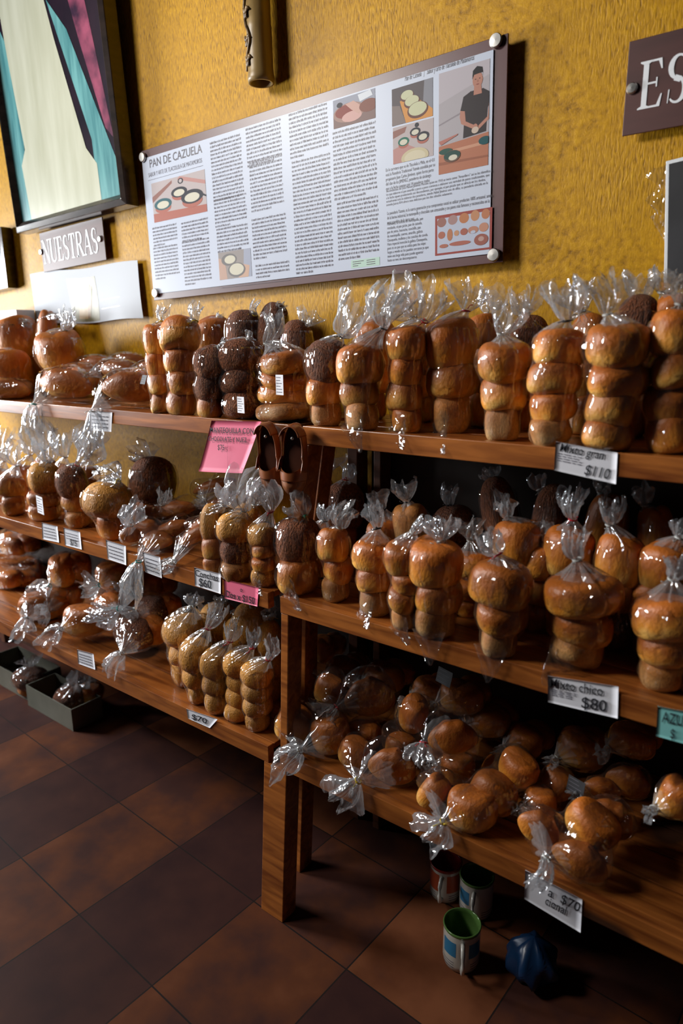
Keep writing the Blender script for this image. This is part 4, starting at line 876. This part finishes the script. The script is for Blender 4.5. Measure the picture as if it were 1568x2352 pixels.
photo([(1000, 497), (1131, 476), (1131, 571), (1001, 589)], (.28, .06, .05), buns)
b = MB(); u0, v0 = bp(808, 617); u1, v1 = bp(873, 590); brect(b, u0, v0, u1, v1, D0, .0003); b.build('green_caption_box', plain('pale_green_print', (.42, .58, .50), .3), panel)
b = MB()
for k in range(3):
    for a, c in ((.06, .25+.1*k), (.55, .85)): brect(b, u0+(u1-u0)*a, v0+(v1-v0)*(.22+.26*k), u0+(u1-u0)*c, v0+(v1-v0)*(.30+.26*k), D0+.0004, .0002)
b.build('caption_print', M['ink_text'], panel)

# ------------------------------------------------------------------ serif plaques
def serif_glyphs(word, size, gap=0.10):
    """thick and thin strokes with serifs, as polygons in a unit em"""
    def bar(x0, y0, x1, y1, w): 
        d = unit((x1-x0, y1-y0)); n = np.array([-d[1], d[0]])*w/2
        return [(x0+n[0], y0+n[1]), (x0-n[0], y0-n[1]), (x1-n[0], y1-n[1]), (x1+n[0], y1+n[1])]
    def ser(x, y, w=.2, s=1): return [(x-w/2, y), (x+w/2, y), (x+w/2, y+s*.028), (x+w*.2, y+s*.07), (x-w*.2, y+s*.07), (x-w/2, y+s*.028)][::s]
    def arc(cx, cy, rx, ry, a0, a1, wt, n=14):
        out = []
        for i in range(n):
            p = [];
            for t in (i/n, (i+1)/n):
                a = a0+(a1-a0)*t; w = wt(t)/2; nx, ny = math.cos(a), math.sin(a)
                p.append(((cx+(rx-w)*nx, cy+(ry-w*.6)*ny), (cx+(rx+w)*nx, cy+(ry+w*.6)*ny)))
            out.append([p[0][0], p[0][1], p[1][1], p[1][0]])
        return out
    T, t = 0.125, 0.042
    G = {
     'N': (.72, [bar(.12, 0, .12, 1, t), bar(.10, 1, .62, 0, T), bar(.62, 0, .62, 1, t), ser(.12, 0), ser(.62, 1, .2, -1), ser(.08, 1, .2, -1)]),
     'U': (.72, [bar(.14, .28, .14, 1, T), bar(.60, .28, .60, 1, t)] + arc(.37, .28, .23, .26, PI, 2*PI, lambda s: T*(1-s)+t*s) + [ser(.14, 1, .26, -1), ser(.60, 1, .2, -1)]),
     'E': (.60, [bar(.15, 0, .15, 1, T), bar(.08, .022, .52, .022, .044), bar(.08, .978, .50, .978, .044), bar(.15, .52, .42, .52, .042), [(.52, 0), (.56, .26), (.53, .26), (.44, .03)], [(.50, 1), (.53, .78), (.50, .78), (.42, .97)], [(.40, .42), (.43, .42), (.43, .62), (.40, .62)], ser(.15, 0, .28), ser(.15, 1, .28, -1)]),
     'S': (.52, arc(.26, .74, .17, .235, .25*PI, 1.5*PI, lambda s: t+(T-t)*math.sin(PI*min(1, s*.9))) + arc(.26, .26, .18, .245, .5*PI, -.78*PI, lambda s: t+(T-t)*math.sin(PI*min(1, .15+s*.85))) + [bar(.19, .53, .33, .47, .12), [(.42, .98), (.44, .98), (.44, .72), (.41, .72)], [(.06, .02), (.08, .02), (.10, .30), (.07, .30)]]),
     'T': (.62, [bar(.31, 0, .31, 1, T), bar(.04, .978, .58, .978, .044), [(.04, 1), (.01, .74), (.04, .74), (.12, .97)], [(.58, 1), (.61, .74), (.58, .74), (.50, .97)], ser(.31, 0, .28)]),
     'R': (.70, [bar(.15, 0, .15, 1, T), bar(.08, .978, .36, .978, .044), bar(.15, .50, .36, .50, .042)] + arc(.34, .74, .20, .245, .5*PI, -.5*PI, lambda s: t+(T-t)*math.sin(PI*s)) + [bar(.33, .5, .62, .02, T), ser(.15, 0, .28), ser(.62, 0, .18)]),
     'A': (.72, [bar(.10, 0, .36, 1, t), bar(.36, 1, .62, 0, T), bar(.18, .34, .52, .34, .042), ser(.10, 0, .2), ser(.62, 0, .26)]),
     'P': (.62, [bar(.15, 0, .15, 1, T), bar(.08, .978, .36, .978, .044), bar(.15, .46, .36, .46, .042)] + arc(.34, .72, .20, .265, .5*PI, -.5*PI, lambda s: t+(T-t)*math.sin(PI*s)) + [ser(.15, 0, .28)])}
    polys = []; x = 0
    for ch in word:
        w, ps = G[ch]
        for p in ps: polys.append([((x+a)*size, c*size) for a, c in p])
        x += w+gap*.3
    return polys, x*size
def plaque(quad_px, y, word, inset, size_frac, label, screws, extend=0.0, hz=.9):
    P = [at(px, py, 1, y) for px, py in quad_px]; ux = unit(unit(P[1]-P[0])+unit(P[2]-P[3])); uz = unit(np.cross(ux, (0, 1, 0))); uz = uz if uz[2] > 0 else -uz
    w = .5*(np.linalg.norm(P[1]-P[0])+np.linalg.norm(P[2]-P[3]))+extend; h = .5*(np.linalg.norm(P[0]-P[3])+np.linalg.norm(P[1]-P[2]))
    o = (P[0]+P[3])/2-uz*h/2; n = np.array([0, -1.0, 0])
    root = empty('wall_plaque', tuple(o+ux*w/2+uz*h/2)); tag(root, label, 'sign')
    q = lambda u, v, d: o+ux*u+uz*v+n*d
    b = MB(); b.slab([q(0, 0, 0), q(w, 0, 0), q(w, h, 0), q(0, h, 0)], n*.005); b.build('board', M['maroon_wood'], root, bevel=.001)
    polys, tw = serif_glyphs(word, h*size_frac); b = MB()
    for i, p in enumerate(polys):
        d = .0052+.00004*(i % 9)
        b.add([q(inset+a*hz, h*.5-h*size_frac/2+c, d) for a, c in p]+[q(inset+a*hz, h*.5-h*size_frac/2+c, d+.0008) for a, c in p],
              [tuple(range(len(p)))[::-1], tuple(range(len(p), 2*len(p)))]+[(k, (k+1) % len(p), (k+1) % len(p)+len(p), k+len(p)) for k in range(len(p))])
    b.build('lettering', M['white'], root)
    for px, py in screws:
        s = at(px, py, 1, y-.004); b = MB(); b.lathe(s+np.array([0, .02, 0]), [(.005, 0), (.005, .018), (.011, .020), (.0115, .025), (.009, .028), (.0005, .0285)], 24, axis=n); b.build('screw_cap', M['steel'], root)
    return root
M['maroon_wood'] = noisy('dark_maroon_board', (.055, .018, .016), (.085, .028, .024), 3, .52, stretch=(1, 1, 6))
plaque([(92, 540), (235, 495), (248, 600), (104, 622)], WALL-.022, 'NUESTRAS', 0.012, .60, 'small maroon plaque reading NUESTRAS under the framed picture', [(96, 579), (231, 549)], hz=.80)
plaque([(1445, 101), (1568, 64), (1568, 292), (1431, 311)], WALL-.022, 'ES', 0.026, .50, 'maroon plaque with letters ES cut off by the right picture edge', [(1452, 204)], extend=.22, hz=.95)

# ------------------------------------------------------------------ framed picture, posters, blackboard
def quadpts(q, y): return [at(px, py, 1, y) for px, py in q]
def lerp2(P, u, v): return (P[0]*(1-u)+P[1]*u)*(1-v)+(P[3]*(1-u)+P[2]*u)*v
yp = WALL-.06
TL = at(0, 255, 1, yp); BL = at(45, 537, 1, yp); BRr = at(298, 470, 1, yp)
hx = unit(BRr-BL); hz_ = unit(np.cross(hx, (0, 1, 0))); hz_ = hz_ if hz_[2] > 0 else -hz_
fwid = np.linalg.norm(BRr-BL); fhei = fwid*1.45
fr = empty('framed_picture', tuple(BL+hx*fwid/2+hz_*fhei/2)); tag(fr, 'large dark framed religious print of a cream robe with teal mantle', 'picture')
lean = np.array([0, -0.10, 0])   # its top hangs forward of the wall
fq = lambda u, v, d=0: BL+hx*u+hz_*v+lean*(v/fhei)*0.3+np.array([0, -d, 0])
M['frame'] = noisy('dark_polished_frame', (.018, .012, .010), (.05, .032, .026), 9, .22, stretch=(1, 1, 3), coat=.4)
b = MB(); fw_ = .040
for a in (((0, 0), (fwid, 0), (fwid-fw_, fw_), (fw_, fw_)), ((fwid, 0), (fwid, fhei), (fwid-fw_, fhei-fw_), (fwid-fw_, fw_)), ((fwid, fhei), (0, fhei), (fw_, fhei-fw_), (fwid-fw_, fhei-fw_)), ((0, fhei), (0, 0), (fw_, fw_), (fw_, fhei-fw_))):
    mid = [((a[0][0]+a[3][0])/2, (a[0][1]+a[3][1])/2), ((a[1][0]+a[2][0])/2, (a[1][1]+a[2][1])/2)]
    b.hexa([fq(*a[0], -.04), fq(*a[1], -.04), fq(*mid[1], -.04), fq(*mid[0], -.04), fq(*a[0], .012), fq(*a[1], .012), fq(*mid[1], .022), fq(*mid[0], .022)])
    b.hexa([fq(*mid[0], -.04), fq(*mid[1], -.04), fq(*a[2], -.04), fq(*a[3], -.04), fq(*mid[0], .020), fq(*mid[1], .020), fq(*a[2], .002), fq(*a[3], .002)])
b.build('frame', M['frame'], fr, bevel=.002)
M['robe'] = noisy('cream_printed_robe', (.44, .44, .32), (.56, .56, .44), 3, .3, stretch=(5, 1, .8))
M['mantle'] = noisy('teal_printed_mantle', (.03, .16, .18), (.15, .38, .38), 5, .3, stretch=(7, 1, .7))
M['night'] = noisy('dark_printed_ground', (.006, .005, .012), (.022, .010, .020), 6, .25)
M['rosy'] = noisy('printed_rose_blotches', (.03, .008, .03), (.34, .07, .13), 13, .3)
pw, phh = fwid-2*fw_, fhei-2*fw_
def pic(name, polys, mat, d):
    b = MB()
    for p in polys: b.add([fq(fw_+x*pw, fw_+y*phh, d) for x, y in p], [tuple(range(len(p)))])
    return b.build(name, mat, fr)
pic('picture_sheet', [[(0, 0), (1, 0), (1, 1), (0, 1)]], M['night'], -.002)
pic('printed_roses', [[(.62, .95), (.78, 1.0), (.90, .55), (.99, .18), (.93, .22), (.80, .50)]], M['rosy'], -.0014)
pic('printed_mantle', [[(.0, .0), (.10, .0), (.14, .30), (.10, .62), (.02, .72), (-.0, .5)], [(.55, .68), (.70, .56), (1.0, .10), (1.0, 0), (.80, 0), (.80, .2)]], M['mantle'], -.0010)
pic('printed_robe', [[(.10, 0), (.82, 0), (.82, .12), (.74, .18), (.58, .55), (.42, 1.0), (.06, 1.0), (.10, .55), (.14, .25), (.08, .20)]], M['robe'], -.0006)

# sheet with a sandwich photo, wavy and laminated
P = quadpts([(70, 630), (318, 599), (333, 732), (92, 747)], WALL-.012)
po = empty('sandwich_poster', tuple(np.mean(P, 0))); tag(po, 'wavy white laminated poster with a sandwich photo, below the small maroon plaque', 'poster')
b = MB(); n = 18
wv = lambda u, v: lerp2(P, u, v)+np.array([0, -.007*math.sin(u*7+v*2)*(.3+v)-.003, .004*math.sin(u*9)])
G0 = [wv(i/n, j/n) for j in range(n+1) for i in range(n+1)]; m = n+1
fs = [(j*m+i, j*m+i+1, (j+1)*m+i+1, (j+1)*m+i) for j in range(n) for i in range(n)]
b.add(G0+[g+np.array([0, -.0007, 0]) for g in G0], fs+[tuple(a+m*m for a in f[::-1]) for f in fs])
b.build('poster_sheet', plain('laminated_white_sheet', (.50, .52, .56), .6, spec=.2), po, smooth=True)
def pshape(pts, mat, name, d):
    b = MB(); b.add([wv(u, v)+np.array([0, -d, 0]) for u, v in pts], [tuple(range(len(pts)))]); b.build(name, mat, po)
def pgrid(u0, v0, u1, v1, mat, name, d, k=6, sk=0):
    b = MB(); g = [wv(u0+(u1-u0)*i/k+sk*(1-j/k), v0+(v1-v0)*j/k)+np.array([0, -d, 0]) for j in range(k+1) for i in range(k+1)]
    b.add(g, [(j*(k+1)+i, j*(k+1)+i+1, (j+1)*(k+1)+i+1, (j+1)*(k+1)+i) for j in range(k) for i in range(k)]); b.build(name, mat, po)
pgrid(.36, .16, .62, .97, noisy('sandwich_photo_ground', (.16, .15, .08), (.30, .27, .16), 12, .5), 'printed_photo', .0012)
pgrid(.41, .30, .50, .92, noisy('sandwich_bread_print', (.42, .25, .12), (.58, .42, .24), 20, .5), 'printed_sandwich', .0016, sk=.06)
pgrid(.50, .34, .53, .90, noisy('sandwich_filling_print', (.30, .08, .03), (.22, .24, .07), 30, .5), 'printed_filling', .0019, sk=.05)
for v in (.60, .76): pgrid(.65, v, .82, v+.012, plain('faded_red_print', (.75, .42, .40), .3), 'printed_line', .0012)
# frame at the left edge with a pale picture
P = quadpts([(-60, 545), (2, 520), (18, 661), (-46, 675)], WALL-.05)
sf = empty('small_framed_notice', tuple(np.mean(P, 0))); tag(sf, 'black framed pale notice cut by the left picture edge', 'picture')
b = MB(); b.slab([P[3], P[2], P[1], P[0]], (0, .045, 0)); b.build('frame', M['frame'], sf, bevel=.002)
Q = [lerp2(P, u, v)+np.array([0, -.001, 0]) for u, v in ((.0, .08), (.88, .08), (.88, .93), (.0, .93))]
b = MB(); b.slab([Q[3], Q[2], Q[1], Q[0]], (0, -.001, 0)); b.build('picture_sheet', plain('pale_blue_print', (.62, .74, .82), .12), sf)
# small white box on the back of the top shelf
c = at(30, 735, 1, WALL-.06)
bxx = at(66, 735, 1, WALL-.06)[0]; z1 = at(30, 714, 1, WALL-.06)[2]; z0 = z1-.05
b = MB(); b.box((bxx-.20, WALL-.11, Z_TOP+.001), (bxx, WALL-.03, z1)); o = b.build('white_box', plain('matt_white_carton', (.82, .82, .80), .6), bevel=.002)
tag(o, 'small white carton against the wall above the stacked bags at far left', 'box')
# blackboard at the right edge
P = quadpts([(1531, 372), (1640, 345), (1640, 660), (1526, 650)], WALL-.015)
bb = empty('blackboard', tuple(np.mean(P, 0))); tag(bb, 'black menu board with a thin white frame at the right picture edge', 'board')
b = MB(); b.slab([P[3], P[2], P[1], P[0]], (0, -.008, 0)); b.build('frame', M['white'], bb, bevel=.001)
Q = [lerp2(P, u, v)+np.array([0, -.0085, 0]) for u, v in ((.07, .03), (1, .03), (1, 1), (.07, 1))]
b = MB(); b.slab([Q[3], Q[2], Q[1], Q[0]], (0, -.001, 0)); b.build('board_face', noisy('smudged_black_slate', (.012, .012, .014), (.035, .035, .04), 5, .5), bb)
# torn clear plastic taped beside it
P = quadpts([(1500, 390), (1536, 380), (1530, 560), (1496, 500)], WALL-.006)
V = []; n = 14; rnd = np.random.RandomState(8)
for j in range(n+1):
    for i in range(9):
        p = lerp2(P, i/8, j/n)+np.array([-.012*math.sin(j*.9)*(1-i/8), -.004-.006*abs(math.sin(i*1.3+j*.8)), 0]); V.append(p)
o = mesh_obj('torn_plastic_sheet', V, [(j*9+i, j*9+i+1, (j+1)*9+i+1, (j+1)*9+i) for j in range(n) for i in range(8)], [M['film']], None, True)
so = o.modifiers.new('thickness', 'SOLIDIFY'); so.thickness = .0003
tag(o, 'torn clear plastic sheet stuck to the wall beside the blackboard', 'plastic sheet')

# ------------------------------------------------------------------ bamboo with carved vine
yb = WALL-.045
p0 = at(600, 192, 1, yb); p1 = at(588, -60, 1, yb); ax = unit(p1-p0); rb = 30*depth(p0)/F_PX
bm = empty('bamboo_vase', tuple(p0)); tag(bm, 'hanging bamboo tube with a carved vine, on the wall above the panel', 'wall ornament')
L0 = np.linalg.norm(p1-p0); b = MB()
b.lathe(p0, [(rb*.72, .03), (rb*.80, 0.0), (rb*.98, 0.0), (rb*1.04, .012), (rb*1.0, .022), (rb*.97, .03), (rb*.96, L0*.5), (rb*.98, L0*.52), (rb*.94, L0*.54), (rb*.95, L0), (rb*.7, L0), (rb*.7, .03), (0.0005, .03)], 44, axis=ax)
M['bamboo'] = noisy('dried_bamboo', (.20, .12, .035), (.36, .24, .09), 9, .42, stretch=(3, 3, .6), bump=.2)
b.build('bamboo_tube', M['bamboo'], bm, smooth=True)
e1 = unit(np.cross(ax, (0, 1, 0))); e2 = np.cross(ax, e1)
def cyl(a, h, r=1.0): return p0+ax*h+(e1*math.cos(a)+e2*math.sin(a))*rb*r
side = math.atan2(float(-_fw @ e2), float(-_fw @ e1))
def ang(t): return side+t
b = MB(); sgn = 1 if (RX @ (e1*math.cos(side+.5)+e2*math.sin(side+.5))) < 0 else -1
vine = [cyl(ang(sgn*(1.05+.35*math.sin(h*45))), h, 1.02) for h in np.linspace(.03, L0*.98, 40)]
b.tube(vine, .0042, 7)
for h in (.05, .10, .17, .24):
    a0 = ang(sgn*1.0)
    for q in (-1, 1):
        b.tube([cyl(a0, h, 1.02), cyl(a0+q*.25, h+.012, 1.05), cyl(a0+q*.42, h+.006, 1.03)], [.0045, .006, .002], 6)
    for k in range(6):
        b.tube([cyl(a0+.10*(k % 3-1), h+.005*(k//3)-.004, 1.03), cyl(a0+.13*(k % 3-1), h+.004*(k//3)-.012, 1.08)], [.004, .0025], 6)
b.build('carved_vine', noisy('dark_carved_relief', (.05, .025, .012), (.34, .22, .10), 60, .35), bm, smooth=True)

# ------------------------------------------------------------------ leather sandals hanging on the rack post
M['leather'] = noisy('chestnut_leather', (.22, .060, .018), (.36, .115, .036), 12, .36, bump=.1, coat=.2)
M['leather_dark'] = noisy('dark_footbed_leather', (.035, .010, .005), (.075, .022, .010), 6, .33)
M['leather_woven'] = noisy('woven_toe_leather', (.16, .05, .018), (.36, .13, .045), 70, .45, bump=.6)
def sandal(cx, cy, wpx, hpx, y, tilt, label):
    c = at(cx, cy, 1, y); d = depth(c); w = wpx*d/F_PX/2; h = hpx*d/F_PX/2
    root = empty('leather_sandal', tuple(c)); tag(root, label, 'sandal', None)
    ux = unit(np.array([1, .25, 0])); uz = unit(np.array([tilt, 0.05, 1])); n = unit(np.cross(ux, uz)); n = n if n[1] < 0 else -n
    f = lambda u, v, q: c+ux*u*w+uz*v*h+n*q
    def outline(k=1.0):
        pts = []
        for a in np.linspace(0, 2*PI, 49)[:-1]:
            x, z = math.sin(a), math.cos(a)
            wid = (0.86 if z > 0 else 1.0)-.10*math.exp(-((z-.15)/.3)**2)
            pts.append((x*wid*k*(abs(x)**-.12 if abs(x) > .01 else 1), z*(k if k == 1 else 1-(1-k)*.5)))
        return pts
    def plate(o, q0, q1, mat, name, bev=.0012):
        b = MB(); N_ = len(o); b.add([f(u, v, q0) for u, v in o]+[f(u, v, q1) for u, v in o], [tuple(range(N_)), tuple(range(2*N_-1, N_-1, -1))]+[(k, (k+1) % N_, (k+1) % N_+N_, k+N_) for k in range(N_)])
        b.build(name, mat, root, bevel=bev)
    plate(outline(1.0), -.004, .004, M['leather'], 'sole')
    plate(outline(.88), .0042, .0055, M['leather_dark'], 'footbed', 0)
    # toe upper: closed vault over the lower third
    def vault(v0, v1, hgt, mat, name, du=0.0, u0=-1.0, u1=1.0, cut=0.0, nu=18, nv=10, thick=.0018):
        def P_(i, j, o_):
            s = i/nu; t = j/nv; u = u0+(u1-u0)*s; a = PI*s
            v = v0+(v1-v0)*t+cut*math.sin(a)*(t)
            lim = math.sqrt(max(0.0, 1-min(1, abs(v))**3.2))
            q = .004+(hgt+o_)*math.sin(a)**.6*(min(1, (v+1.0)*3.5)**.5 if v < -.6 else 1)
            return f((u+du*t)*max(lim, .1)*.98, v, q)
        g = [P_(i, j, 0) for j in range(nv+1) for i in range(nu+1)]; g2 = [P_(i, j, thick) for j in range(nv+1) for i in range(nu+1)]
        m_ = nu+1; k = len(g); fs = [(j*m_+i, j*m_+i+1, (j+1)*m_+i+1, (j+1)*m_+i) for j in range(nv) for i in range(nu)]
        edge = [(i, i+1, i+1+k, i+k) for i in range(nu)]+[(nv*m_+i, nv*m_+i+1, nv*m_+i+1+k, nv*m_+i+k) for i in range(nu)]
        mesh_obj(name, g+g2, fs+[tuple(a+k for a in q) for q in fs]+edge, mat, root, True)
    vault(-.98, -.52, .026, M['leather_woven'], 'woven_toe')
    vault(-.56, -.10, .030, M['leather'], 'instep_strap', cut=-.22)
    # crossing side panels that rise from the sole edges
    for s in (-1, 1):
        vs = []; k = 14
        for j in range(k+1):
            v = -.30+1.05*j/k; hh_ = .030*(1-.55*math.sin(PI*j/k)*(1 if s < 0 else .5))*(1-.1*j/k)
            lim = math.sqrt(max(0, 1-abs(v)**3.2))*(.9 if v > 0 else .98)
            for t in range(5): vs.append(f(s*(lim-.10*(t/4)**2), v, .003+hh_*t/4))
        mesh_obj('side_panel', vs, [(j*5+t, j*5+t+1, (j+1)*5+t+1, (j+1)*5+t) for j in range(k) for t in range(4)], M['leather'], root, True).modifiers.new('t', 'SOLIDIFY').thickness = .002
    vs = []; k = 20
    for j in range(k+1):   # heel counter with curled lip
        a = -1.25+2.5*j/k
        for t in range(6):
            q = .003+.034*t/5; cur = .12*(t/5)**2
            vs.append(f(math.sin(a)*(.88-cur), .52+(math.cos(a))*(.48-cur*.6), q))
    mesh_obj('heel_counter', vs, [(j*6+t, j*6+t+1, (j+1)*6+t+1, (j+1)*6+t) for j in range(k) for t in range(5)], M['leather'], root, True).modifiers.new('t', 'SOLIDIFY').thickness = .0022
    b = MB()
    for a in np.linspace(-.1, 1.2, 14):
        b.lathe(f(math.sin(a)*.93, .5+math.cos(a)*.47, .0045), [(.0011, 0), (.0011, .0012), (.0002, .0014)], 8, axis=n)
    b.build('stitching', plain('pale_thread', (.55, .36, .22), .6), root)
    b = MB(); b.lathe(f(.25, .62, .034), [(.004, 0), (.004, .002), (.002, .004), (.0003, .0045)], 14, axis=n); b.build('rivet', M['steel'], root)
    return root
sandal(622, 1052, 62, 166, Y_TOP-.016, -.10, 'left one of two small brown leather sandals, partly behind the other')
sandal(677, 1056, 70, 168, Y_TOP-.034, .02, 'right one of two small brown leather sandals hanging in front of the rack post')

# ------------------------------------------------------------------ mugs on the floor
def mug(cx, bot, top, wpx, z0, inner, prints, label, ha):
    p = at(cx, bot, 2, z0); d = depth(p); r = wpx*d/F_PX/2; y = p[1]+r*.9; c = np.array([p[0]-r*.35, y, z0])
    d = depth(c); H = 2*r*1.22
    root = empty('ceramic_mug', tuple(c)); tag(root, label, 'mug')
    b = MB(); b.lathe(c, [(r*.02, .001), (r*.82, .001), (r*.90, .004), (r*.97, .02), (r*.97, H*.9), (r*.97, H*.925)], 48); b.build('mug_body', plain('glazed_white_china', (.62, .60, .54), .2, coat=.4), root, smooth=True)
    b = MB(); b.lathe(c, [(r*.97, H*.925), (r*1.0, H*.95), (r*1.0, H*.985), (r*.96, H), (r*.91, H*.985), (r*.90, H*.9), (r*.88, .02), (r*.7, .010), (.0005, .008)], 48); b.build('coloured_lining', inner, root, smooth=True)
    q = lambda a, h, k=1.0: c+np.array([math.cos(a)*r*.972*k, math.sin(a)*r*.972*k, h])
    b = MB(); hd = np.array([math.cos(ha), math.sin(ha), 0])
    b.tube([q(ha, H*.80), q(ha, H*.84)+hd*.012, q(ha, H*.72)+hd*.028, q(ha, H*.5)+hd*.032, q(ha, H*.28)+hd*.024, q(ha, H*.17)], .0055, 10); b.build('handle', plain('glazed_white_china', (.60, .58, .53), .2, coat=.4), root, smooth=True)
    for (a0, a1, h0, h1, mat) in prints:
        b = MB(); k = 10; vs = [q(ha+a0+(a1-a0)*i/k, h*H, 1.004) for h in (h0, h1) for i in range(k+1)]
        b.add(vs, [(i, i+1, k+2+i, k+1+i) for i in range(k)]); b.build('printed_picture', mat, root, smooth=True)
    for s in (-1, 1):
        b = MB()
        for h in (.14, .20, .26):
            k = 8; a0 = s*.45; a1 = s*1.25; vs = [q(ha+a0+(a1-a0)*i/k, (h+e)*H, 1.004) for e in (0, .018) for i in range(k+1)]
            b.add(vs, [(i, i+1, k+2+i, k+1+i) for i in range(k)])
        b.build('printed_caption', M['ink_grey'], root, smooth=True)
green = plain('green_glaze', (.10, .20, .05), .2, coat=.4); red = plain('red_glaze', (.30, .02, .015), .2, coat=.4)
blue = plain('blue_transfer_print', (.03, .20, .38), .3)
orange = plain('orange_red_print', (.45, .08, .03), .3)
mug(1053, 2240, 2102, 88, 0, green, [(-1.2, -.35, .42, .78, blue), (.35, 1.2, .42, .78, blue)], 'green lined white mug standing nearest on the floor, in front of the other two', -1.05)
mug(1088, 2118, 1990, 80, 0, green, [(-1.1, -.3, .40, .75, blue)], 'green lined white mug behind the nearest mug, right under the shelf edge', -1.25)
mug(1017, 2078, 1965, 74, 0, red, [(-1.3, -.2, .35, .85, orange), (.3, 1.2, .35, .85, orange)], 'red lined mug with an orange print, leftmost and farthest of the mugs', -1.3)
for k, (px, py) in enumerate(((1195, 2290),)):
    p = at(px, py, 2, 0); V = []; n1, n2 = 26, 14; rnd = np.random.RandomState(3)
    for j in range(n2+1):
        for i in range(n1):
            a = 2*PI*i/n1; t = j/n2; r_ = .06*math.sin(PI*min(1, .15+t*.85))**.7*(1+.16*math.sin(5*a+6*t)+.10*math.sin(9*a-4*t)); V.append((p[0]+r_*math.cos(a), p[1]+.07+r_*math.sin(a), .001+.12*t))
    o = mesh_obj('blue_plastic_bag', V, [(j*n1+i, j*n1+(i+1) % n1, (j+1)*n1+(i+1) % n1, (j+1)*n1+i) for j in range(n2) for i in range(n1)]+[tuple(range(n1))[::-1], tuple(n2*n1+i for i in range(n1))], [plain('blue_plastic', (.008, .035, .10), .3)], None, True)
    tag(o, 'crumpled blue plastic bag in the dark on the floor at lower right', 'plastic bag')

# ------------------------------------------------------------------ cartons on the floor at the left
M['carton'] = noisy('grey_green_carton', (.12, .12, .09), (.20, .19, .15), 5, .6)
def carton(x0, x1, y0, y1, h, label):
    root = empty('cardboard_tray', ((x0+x1)/2, (y0+y1)/2, 0)); tag(root, label, 'box')
    b = MB(); b.box((x0, y0, 0.001), (x1, y1, .006)); b.build('tray_bottom', M['carton'], root)
    for lo, hi in (((x0, y0, .006), (x1, y0+.004, h)), ((x0, y1-.004, .006), (x1, y1, h)), ((x0, y0+.004, .006), (x0+.004, y1-.004, h)), ((x1-.004, y0+.004, .006), (x1, y1-.004, h))):
        b = MB(); b.box(lo, hi); b.build('tray_side', M['carton'], root)
    return root
c0 = at(165, 1684, 2, 0)
carton(c0[0]-.36, c0[0]-.005, c0[1]+.01, c0[1]+.15, .10, 'low open carton on the floor under the left rack, nearer the camera')
carton(c0[0]-.78, c0[0]-.40, c0[1]+.03, c0[1]+.20, .10, 'low open carton on the floor under the left rack, at the picture edge')
SHELF['F'] = (0.008, c0[1]+.03)
U('F', 80, 1640, 1550, 76, 'cg', 'crumpled plastic bag of dark bread standing in the floor carton at left', (72, 1530), (66, 1512), 60, 'w', y=c0[1]+.08, taper=.9)
U('F', 168, 1670, 1590, 70, 'cg', 'bag with bright plastic creases in the front corner of the floor carton', (170, 1570), (186, 1546), 60, 'w', y=c0[1]+.08, taper=.9)
U('F', 215, 1640, 1580, 60, 'gg', 'dim brown bread bag on the floor right of the carton', (212, 1566), (215, 1552), 30, 'w', y=c0[1]+.16, taper=.9)

# ------------------------------------------------------------------ lettering becomes plain meshes
bpy.context.view_layer.update()
dg = bpy.context.evaluated_depsgraph_get()
for o in [o for o in S.objects if o.type == 'FONT']:
    me = bpy.data.meshes.new_from_object(o.evaluated_get(dg))
    if 'fit_w' in o:   # set in a given box: width, and height when it is not zero
        co = np.zeros(len(me.vertices)*3); me.vertices.foreach_get('co', co); co = co.reshape(-1, 3)
        lo, hi = co.min(0), co.max(0); co[:, 0] = (co[:, 0]-lo[0])*o['fit_w']/(hi[0]-lo[0])
        if o['fit_h']: co[:, 1] = (co[:, 1]-hi[1])*o['fit_h']/(hi[1]-lo[1])
        me.vertices.foreach_set('co', co.ravel())
    n = bpy.data.objects.new('lettering', me); COL.objects.link(n)
    n.parent = o.parent; n.matrix_local = o.matrix_local.copy(); nm = o.name
    bpy.data.objects.remove(o); n.name = nm
